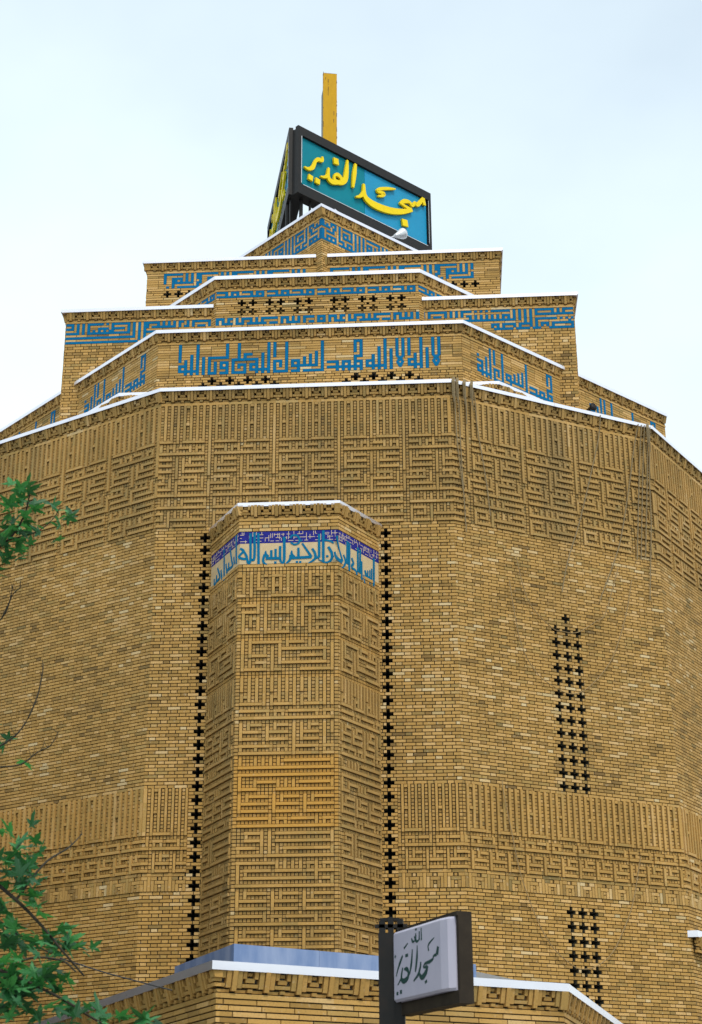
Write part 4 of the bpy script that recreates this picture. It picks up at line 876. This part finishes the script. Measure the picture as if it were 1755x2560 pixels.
# ------------------------------------------------------------------ rooftop sign: a triangular box of three panels
rsign = empty('rooftop_sign', (-.1, 7.2, 21.2)); tag(rsign, 'black framed two sided rooftop sign with yellow Persian lettering on blue panels', 'sign')
before = set(COL.objects)
def sign_face(o, ang, L, z1, flip=False, letters=True, split=2.14):
    U = Vector((math.cos(R(ang)), math.sin(R(ang)), 0)); Nn = Vector((U.y, -U.x, 0)); o = Vector(o)
    fr = lambda u, z, d: tuple(o + U * u + Nn * d + Vector((0, 0, z)))
    H = 1.86
    bk = MB(); bk.obox(fr(.03, -H + .03, -.30), U * (L - .06), -Nn * -.26, (0, 0, H - .06)); link_mesh('sign_case', bk.v, [tuple(reversed(q)) for q in bk.f], M_BLACK)
    for nm, a, b_, mt in (('panel', .13, split - .004, M_TEAL), ('panel', split + .004, L - .12, M_SKYBLUE)):
        q = MB(); q.obox(fr(a, -1.535, -.05), U * (b_ - a), Nn * .03, (0, 0, 1.29)); link_mesh(nm, q.v, [tuple(reversed(x)) for x in q.f], mt)
    for a, b_, c_, d_ in ((0, L, -.235, 0), (0, L, -H, -1.60), (0, .125, -1.60, -.235), (L - .10, L, -1.60, -.235)):
        q = MB(); q.obox(fr(a, c_, -.06), U * (b_ - a), Nn * .10, (0, 0, d_ - c_)); link_mesh('frame', q.v, [tuple(reversed(x)) for x in q.f], M_BLACK)
    for a, b_, c_, d_ in ((.16, L - .14, -1.596, -1.582), (.100, .116, -1.56, -.26), (L - .095, L - .085, -1.5, -.26)):
        q = MB(); q.obox(fr(a, c_, .035), U * (b_ - a), Nn * .012, (0, 0, d_ - c_)); link_mesh('trim', q.v, [tuple(reversed(x)) for x in q.f], M_TRIM)
    if letters:
        grp = [(0, 1, 2, 3, 4), (5,), (6,), (7,), (8, 9, 10, 11, 12), (13,), (14,), (15,), (16,)]
        for gi, gset in enumerate(grp):
            mb = MB()
            for j, i in enumerate(gset): ribbon(mb, DATA['sign'][i], fr, .002 if not j else .003, .055 + .0012 * j, 1.10)
            mb.obj('letter', M_YEL)
            st = MB()
            u_, z_ = DATA['sign'][gset[0]][len(DATA['sign'][gset[0]]) // 2][:2]
            st.tube([fr(u_, z_, -.03), fr(u_, z_, .01)], .012); st.obj('stud', M_BLACK)
SZ = 24.725
sign_face((-.694, 5.0, SZ), 45, 4.33, SZ)
# left face runs back from the near corner; its own start is at the far end so that the text reads from outside
far = Vector((-.86, 5.15, 0)) + Vector((math.cos(R(103)), math.sin(R(103)), 0)) * 4.36
sign_face((far.x, far.y, SZ + .06), 103 - 180, 4.36, SZ)
for (x, y, r_) in ((-.62, 5.35, .045), (-.42, 5.42, .03), (-.95, 5.6, .06), (1.9, 7.6, .06), (-1.6, 8.8, .06)):
    q = MB(); q.tube([(x, y, 21.42), (x, y, SZ - 1.8)], r_, 8); q.obj('leg', M_BLACK)
# gusset plates under the near corner
for (x0, y0, x1, y1) in ((-.84, 5.3, -1.05, 6.3),):
    q = MB(); d = Vector((x1 - x0, y1 - y0, 0)); nn_ = Vector((-d.y, d.x, 0)).normalized() * .03
    a = Vector((x0, y0, SZ - 1.84)); 
    vs = [a, a + d, a + Vector((0, 0, -.95)) + d * .12, a + nn_, a + d + nn_, a + Vector((0, 0, -.95)) + d * .12 + nn_]
    q.add(vs, [(0, 1, 2), (3, 5, 4), (0, 3, 4, 1), (1, 4, 5, 2), (2, 5, 3, 0)]); q.obj('gusset', M_BLACK)
for o in set(COL.objects) - before: adopt(o, rsign)

# mast behind the sign
mast = empty('rooftop_mast', (-.1, 7.7, 21.1)); tag(mast, 'tall square yellow painted steel mast rising behind the rooftop sign', 'mast')
before = set(COL.objects)
q = MB(); a = R(12); ux = Vector((math.cos(a), math.sin(a), 0)); uy = Vector((-math.sin(a), math.cos(a), 0))
o0 = Vector((-.285, 7.6, 21.1)); q.obox(o0, ux * .352, uy * .10, (0, 0, 7.13)); q.obj('mast_front', M_MAST)
q = MB(); q.obox(o0 + ux * .0 + uy * .102, ux * .33, uy * .26, (0, 0, 6.68)); q.obj('mast_core', M_MASTSIDE)
q = MB(); q.obox(o0 + ux * -.004 + uy * .003 + Vector((0, 0, 7.13)), ux * .36, uy * .1, (0, 0, .012)); q.obj('mast_cap', M_RUST)
q = MB()
for i in range(26):
    zz = 21.1 + random.uniform(4.5, 7.1); x = random.choice((.347, .350, .0, .349)) if random.random() < .85 else random.uniform(.05, .3)
    q.obox(o0 + ux * (x - .006) - uy * .002 + Vector((0, 0, zz - 21.1)), ux * random.uniform(.008, .014), uy * .003, (0, 0, random.uniform(.03, .16)))
q.obox(o0 + ux * .12 - uy * .002 + Vector((0, 0, 6.85)), ux * .016, uy * .003, (0, 0, .1)); q.obox(o0 + ux * .125 - uy * .002 + Vector((0, 0, 6.78)), ux * .012, uy * .003, (0, 0, .03))
q.obj('rust_patch', M_RUST)
for o in set(COL.objects) - before: adopt(o, mast)

# floodlight on the top coping
fl = empty('floodlight', (1.62, 4.62, 21.2)); tag(fl, 'small white bell shaped floodlight on the top coping under the rooftop sign', 'floodlight')
before = set(COL.objects)
ax = Vector((.10, -.15, .22)).normalized(); c0 = Vector((1.60, 4.52, 21.30)); axn = Vector((.62, .55, .56)).normalized()
q = MB(); q.tube([c0 - axn * .06, c0, c0 + axn * .05, c0 + axn * .22, c0 + axn * .26], [.035, .055, .065, .125, .130], 16); q.obj('hood', M_LAMP, smooth=True)
q = MB(); q.tube([c0 + axn * .262, c0 + axn * .268], [.118, .118], 16); q.obj('lens', M_TRIM)
q = MB(); q.tube([c0 - axn * .05, c0 - axn * .16 + Vector((0, 0, .01)), (1.53, 4.50, 21.205)], [.022, .022, .026], 8); q.obj('bracket', M_LAMP)
q = MB(); q.obox((1.47, 4.48, 21.2), (.10, .02, 0), (-.02, .06, 0), (0, 0, .018)); q.obj('base_plate', M_LAMP)
for o in set(COL.objects) - before: adopt(o, fl)
fl.location = CAM + (fl.location - CAM) * 1.0187
# small white clip further along the same coping
cl = empty('roof_clamp', (.37, 3.42, 21.2)); tag(cl, 'small white metal clamp on the top coping near its front corner', 'clamp')
before = set(COL.objects)
q = MB(); q.obox((.33, 3.36, 21.2), (.13, .10, 0), (-.03, .04, 0), (0, 0, .03)); q.obj('clamp_base', M_LAMP)
q = MB(); q.add([(.31, 3.34, 21.30), (.35, 3.37, 21.22), (.44, 3.45, 21.225), (.30, 3.36, 21.30), (.34, 3.40, 21.22), (.43, 3.48, 21.225)], [(0, 1, 2), (3, 5, 4), (0, 2, 5, 3), (0, 3, 4, 1), (1, 4, 5, 2)]); q.obj('clamp_jaw', M_LAMP)
for o in set(COL.objects) - before: adopt(o, cl)
cl.location = CAM + (cl.location - CAM) * 1.0187
# dark loudspeaker half hidden by the drum coping
ls = empty('loudspeaker', (5.50, 3.02, 15.9)); tag(ls, 'small dark horn loudspeaker behind the right hand white coping of the drum', 'loudspeaker')
before = set(COL.objects)
c0 = Vector((5.52, 2.98, 16.12)); ax = Vector((.5, -.85, -.1)).normalized()
q = MB(); q.tube([c0 - ax * .14, c0 - ax * .06, c0, c0 + ax * .05], [.025, .03, .055, .085], 14); q.obj('horn', M_BLACK, smooth=True)
q = MB(); q.tube([c0 - ax * .08, (5.50, 3.08, 15.5)], .015); q.obj('stem', M_BLACK)
for o in set(COL.objects) - before: adopt(o, ls)

# ------------------------------------------------------------------ street sign on a dark post
ss = empty('street_sign', (1.9, -12.6, 0)); tag(ss, 'white light box sign with dark green Persian writing on a brown street post', 'sign')
before = set(COL.objects)
A_ = Vector((1.937, -12.6, 3.599)); e_ = Vector((.467, -.884, 0)).normalized(); n_ = Vector((e_.y, -e_.x, 0))
fr = lambda u, z, d: tuple(A_ + e_ * u + n_ * d + Vector((0, 0, z)))
def sbox(nm, mt, u0_, u1_, z0_, z1_, d0_, d1_):
    q = MB(); q.obox(fr(u0_, z0_, d0_), e_ * (u1_ - u0_), n_ * (d1_ - d0_), (0, 0, z1_ - z0_)); return link_mesh(nm, q.v, [tuple(reversed(x)) for x in q.f], mt)
# pillow-edged translucent panel
q = MB(); W_, H0 = 1.03, -.566
pf = []
us = [0, .012, .03, .88, .97, 1.02]; ds = [.0, .022, .030, .030, .012, -.03]
zs = [H0, H0 + .02, -.018, .0]; dz = [-.02, 0, 0, -.012]
for zi, z_ in enumerate(zs):
    for ui, u_ in enumerate(us): pf.append(fr(u_, z_, ds[ui] + dz[zi]))
nu = len(us); fs = [(j * nu + i, j * nu + i + 1, (j + 1) * nu + i + 1, (j + 1) * nu + i) for j in range(len(zs) - 1) for i in range(nu - 1)]
q.add(pf, fs); k0 = len(pf)
q.obox(fr(.001, H0, -.10), e_ * 1.018, n_ * .07, (0, 0, -H0)); q.obj('light_panel', M_ACRYL)
sbox('frame', M_BROWN, -.05, 1.06, .001, .036, -.16, -.028); sbox('frame', M_BROWN, -.05, 1.06, -.665, -.567, -.16, -.03)
sbox('frame', M_BROWN, 1.021, 1.06, -.567, .001, -.16, -.04); sbox('frame', M_BROWN, -.05, -.001, -.567, .001, -.16, -.04)
sbox('back_panel', M_BROWN, -.001, 1.021, -.567, .001, -.16, -.101)
for gi, gset in enumerate([(0, 1, 2, 3, 4), (5,), (6, 7, 8, 9, 10), (11, 12), (13,), (14,), (15, 16, 17), (18,), (19,), (20,), (21,), (22,), (23,)]):
    mb = MB()
    for j, i in enumerate(gset): 
        if i < len(DATA['street']): ribbon(mb, DATA['street'][i], fr, .0302, .0315 + .0004 * j, 1.3)
    if mb.v: mb.obj('letter', M_GREENTXT)
q = MB(); q.prism([(1.795, -12.62), (2.008, -12.62), (2.008, -12.42), (1.795, -12.42)], 0, 3.60); q.obj('post', M_BLACK)
q = MB(); q.prism([(1.77, -12.65), (2.035, -12.65), (2.035, -12.39), (1.77, -12.39)], 2.62, 2.745); q.obj('post_collar', M_BLACK)
for (x, z0_, z1_, w) in ((1.80, 3.60, 3.70, .05), (1.875, 3.60, 3.735, .045), (1.955, 3.60, 3.72, .05)):
    q = MB(); q.prism([(x, -12.60), (x + w, -12.60), (x + w, -12.45), (x, -12.45)], z0_, z1_); q.obj('post_prong', M_BLACK)
q = MB(); q.prism([(1.765, -12.60), (2.04, -12.60), (2.04, -12.56), (1.765, -12.56)], 3.645, 3.675); q.obj('cross_bar', M_BLACK)
q = MB(); q.prism([(1.81, -12.58), (1.97, -12.58), (1.97, -12.54), (1.81, -12.54)], 3.705, 3.73); q.obj('cross_bar', M_BLACK)
for o in set(COL.objects) - before: adopt(o, ss)

# ------------------------------------------------------------------ ropes and wires
LAB = dict(r1='thin grey rope hanging from the drum coping just left of the front corner', r2='long grey rope hanging down over the front right corner of the drum', r3='short frayed rope end just right of the front corner coping', r4='slack grey rope falling down the relief band right of the front corner',
 r5='longest slanting rope hanging from the far right corner of the drum coping', r6='straight rope left of the middle in the far right bundle', r7='rope in the middle of the far right bundle hanging from the coping', r8='rope right of the middle in the far right bundle', r9='rightmost rope falling straight down beside the far right corner', r10='single slanting rope between the two rope bundles on the right wall',
 u1='lowest wire looping across the lower cross shaped window openings', u2='middle wire looping across the upper cross shaped window openings', u3='highest wire looping across the top of the cross shaped openings')
for k_, pts in DATA['ropes'].items():
    q = MB(); sp = smooth_path(pts, 6)
    q.tube(sp, .0095 if k_[0] == 'r' else .0078, 5); o = q.obj('rope' if k_[0] == 'r' else 'wire', M_ROPE if k_[0] == 'r' else M_WIRE)
    tag(o, LAB[k_], 'rope' if k_[0] == 'r' else 'wire', 'ropes hanging from the drum coping' if k_[0] == 'r' else 'wires looping across the right wall')
    if k_ in ('r1', 'r2', 'r3', 'r4', 'r8'):      # frayed end thrown over the coping
        t_ = MB(); p_ = Vector(pts[0])
        for j in range(3): t_.tube([p_ + Vector((0, .18, .05 + .01 * j)), p_ + Vector((.01 * j, .03, .055)), p_ + Vector((.014 * (j - 1), -.02, -.05)), p_ + Vector((.02 * (j - 1), 0, -.35 - .1 * j))], [.014, .016, .016, .006], 5)
        t_.obj('rope_tail', M_ROPE, o)
q = MB(); q.tube(smooth_path(DATA['wire'], 6), .007, 5); tag(q.obj('cable', M_CABLE), 'thin black cable sagging towards the left side of the entrance porch', 'cable')

# ------------------------------------------------------------------ plane tree at the left
tree = empty('plane_tree', (-5.6, -11.6, .13)); tag(tree, 'green plane tree reaching into the left edge with lobed leaves', 'tree')
before = set(COL.objects)
q = MB(); q.tube(smooth_path([(-5.6, -11.6, .13), (-5.65, -11.6, 1.8), (-5.5, -11.5, 3.6), (-5.6, -11.3, 5.2), (-5.7, -11.2, 6.8), (-5.8, -11.2, 8.4)], 4), [.21 - .008 * i for i in range(21)], 10); q.obj('trunk', M_BARK, smooth=True)
for k_, pts in DATA['branches'].items():
    if k_ in ('b1', 'b2', 'b3', 'b4', 'b5', 'b6'):
        p = Vector(pts[0]); z = min(max(p.z - .5, 1.5), 6.8)
        pts = [(-5.55, -11.45, z), (-4.2, -12.6, z + .25)] + pts
    q = MB(); sp = smooth_path(pts, 5); n = len(sp); big = 'b' not in k_[1:]
    thick = {'b4': .020, 'b5': .016, 'b1': .016, 'b6': .014}.get(k_, .009 if big else .005)
    q.tube(sp, [thick * (1 - .8 * i / n) + .0018 for i in range(n)], 6); q.obj('branch', M_BARK, smooth=True)
# bare twiglets near the ends of the leafless shoots
for k_ in ('b2', 'b2b', 'b3', 'b3b', 'b4c'):
    sp = smooth_path(DATA['branches'][k_], 5)
    for i in range(8, len(sp), 3):
        for s_ in (-1, 1):
            d = Vector((random.uniform(-.02, .05) * s_ , random.uniform(-.02, .02), random.uniform(.01, .07)))
            q = MB(); q.tube([sp[i], sp[i] + d * .6, sp[i] + d + Vector((0, 0, .012))], [.003, .002, .001], 4); q.obj('twig', M_BARK)
def leaf_mesh(seed):
    rr = random.Random(seed); pts = []
    lobes = [(-132, .50), (-108, .20), (-84, .50), (-68, .82), (-54, .52), (-40, .30), (-22, .55), (-13, .72), (0, 1.08), (13, .72), (24, .52), (40, .30), (56, .52), (70, .84), (86, .5), (108, .20), (132, .48)]
    ring = []
    for i, (a, r_) in enumerate(lobes):
        r_ *= rr.uniform(.9, 1.1)
        ring.append((a, r_))
        if i < len(lobes) - 1:
            a2 = (a + lobes[i + 1][0]) / 2; ring.append((a2, (r_ + lobes[i + 1][1]) / 2 * (.86 if r_ < lobes[i + 1][1] else .9)))
    vs = [(0, 0, 0)]
    for a, r_ in ring:
        x, y = r_ * math.sin(R(a)) * .11, r_ * math.cos(R(a)) * .11
        vs.append((x, y + .02, -abs(x) * .25 - (y ** 2) * 1.6 + rr.uniform(-.004, .004)))
    fs = [(0, i + 1, i) for i in range(1, len(vs) - 1)]
    k = len(vs); vs += [(-.002, .0, .001), (.002, 0, .001), (0, -.07, .012)]; fs.append((k, k + 1, k + 2))
    me = bpy.data.meshes.new('leaf'); me.from_pydata(vs, [], fs); me.materials.append(M_LEAF); me.update(); return me
LM = [leaf_mesh(s_) for s_ in range(5)]
# the rest of the crown, to the left of the picture
cv, cf = [], []
base_v = [np.array([v.co[:] for v in me_.vertices]) for me_ in LM]; base_f = [[tuple(p_.vertices) for p_ in me_.polygons] for me_ in LM]
cr = random.Random(21); clumps = []
while len(clumps) < 60:
    p_ = Vector((cr.uniform(-1, 1), cr.uniform(-1, 1), cr.uniform(-1, 1)))
    if p_.length < 1: clumps.append(Vector((-6.6 + p_.x * 2.6, -9.6 + p_.y * 4.0, 6.0 + p_.z * 3.4)))
n_done = 0
while n_done < 3000:
    c_ = cr.choice(clumps); p_ = c_ + Vector((cr.gauss(0, .42), cr.gauss(0, .42), cr.gauss(0, .34)))
    if (p_.x - CAM.x) / (p_.y - CAM.y) > -.315: continue
    j = n_done % 5; s_ = cr.uniform(1.3, 2.1)
    m_ = Matrix.Rotation(cr.uniform(0, 6.28), 3, 'Z') @ Matrix.Rotation(cr.gauss(.5, .5), 3, 'X') @ Matrix.Rotation(cr.gauss(0, .5), 3, 'Y')
    k = sum(len(x) for x in cv) if not cv else koff
    vv = base_v[j] @ np.array(m_).T * s_ + np.array(p_)
    cv.append(vv); cf += [tuple(q_ + k for q_ in f_) for f_ in base_f[j]]; koff = k + len(vv); n_done += 1
tag(link_mesh('foliage', np.concatenate(cv), cf, M_LEAF), kind='stuff')
for (x, y, z, sx, sz, n) in DATA['clusters']:
    for i in range(n):
        p = Vector((x + random.gauss(-.22, .48) * sx, y + random.gauss(0, .16), z + random.gauss(0, .55) * sz))
        o = bpy.data.objects.new('leaf', LM[i % 5]); COL.objects.link(o); o.location = p
        s_ = random.uniform(.75, 1.28); o.scale = (s_, s_, s_)
        o.rotation_euler = (random.gauss(.55, .55), random.gauss(0, .55), random.uniform(0, 6.28))
for o in set(COL.objects) - before: adopt(o, tree)
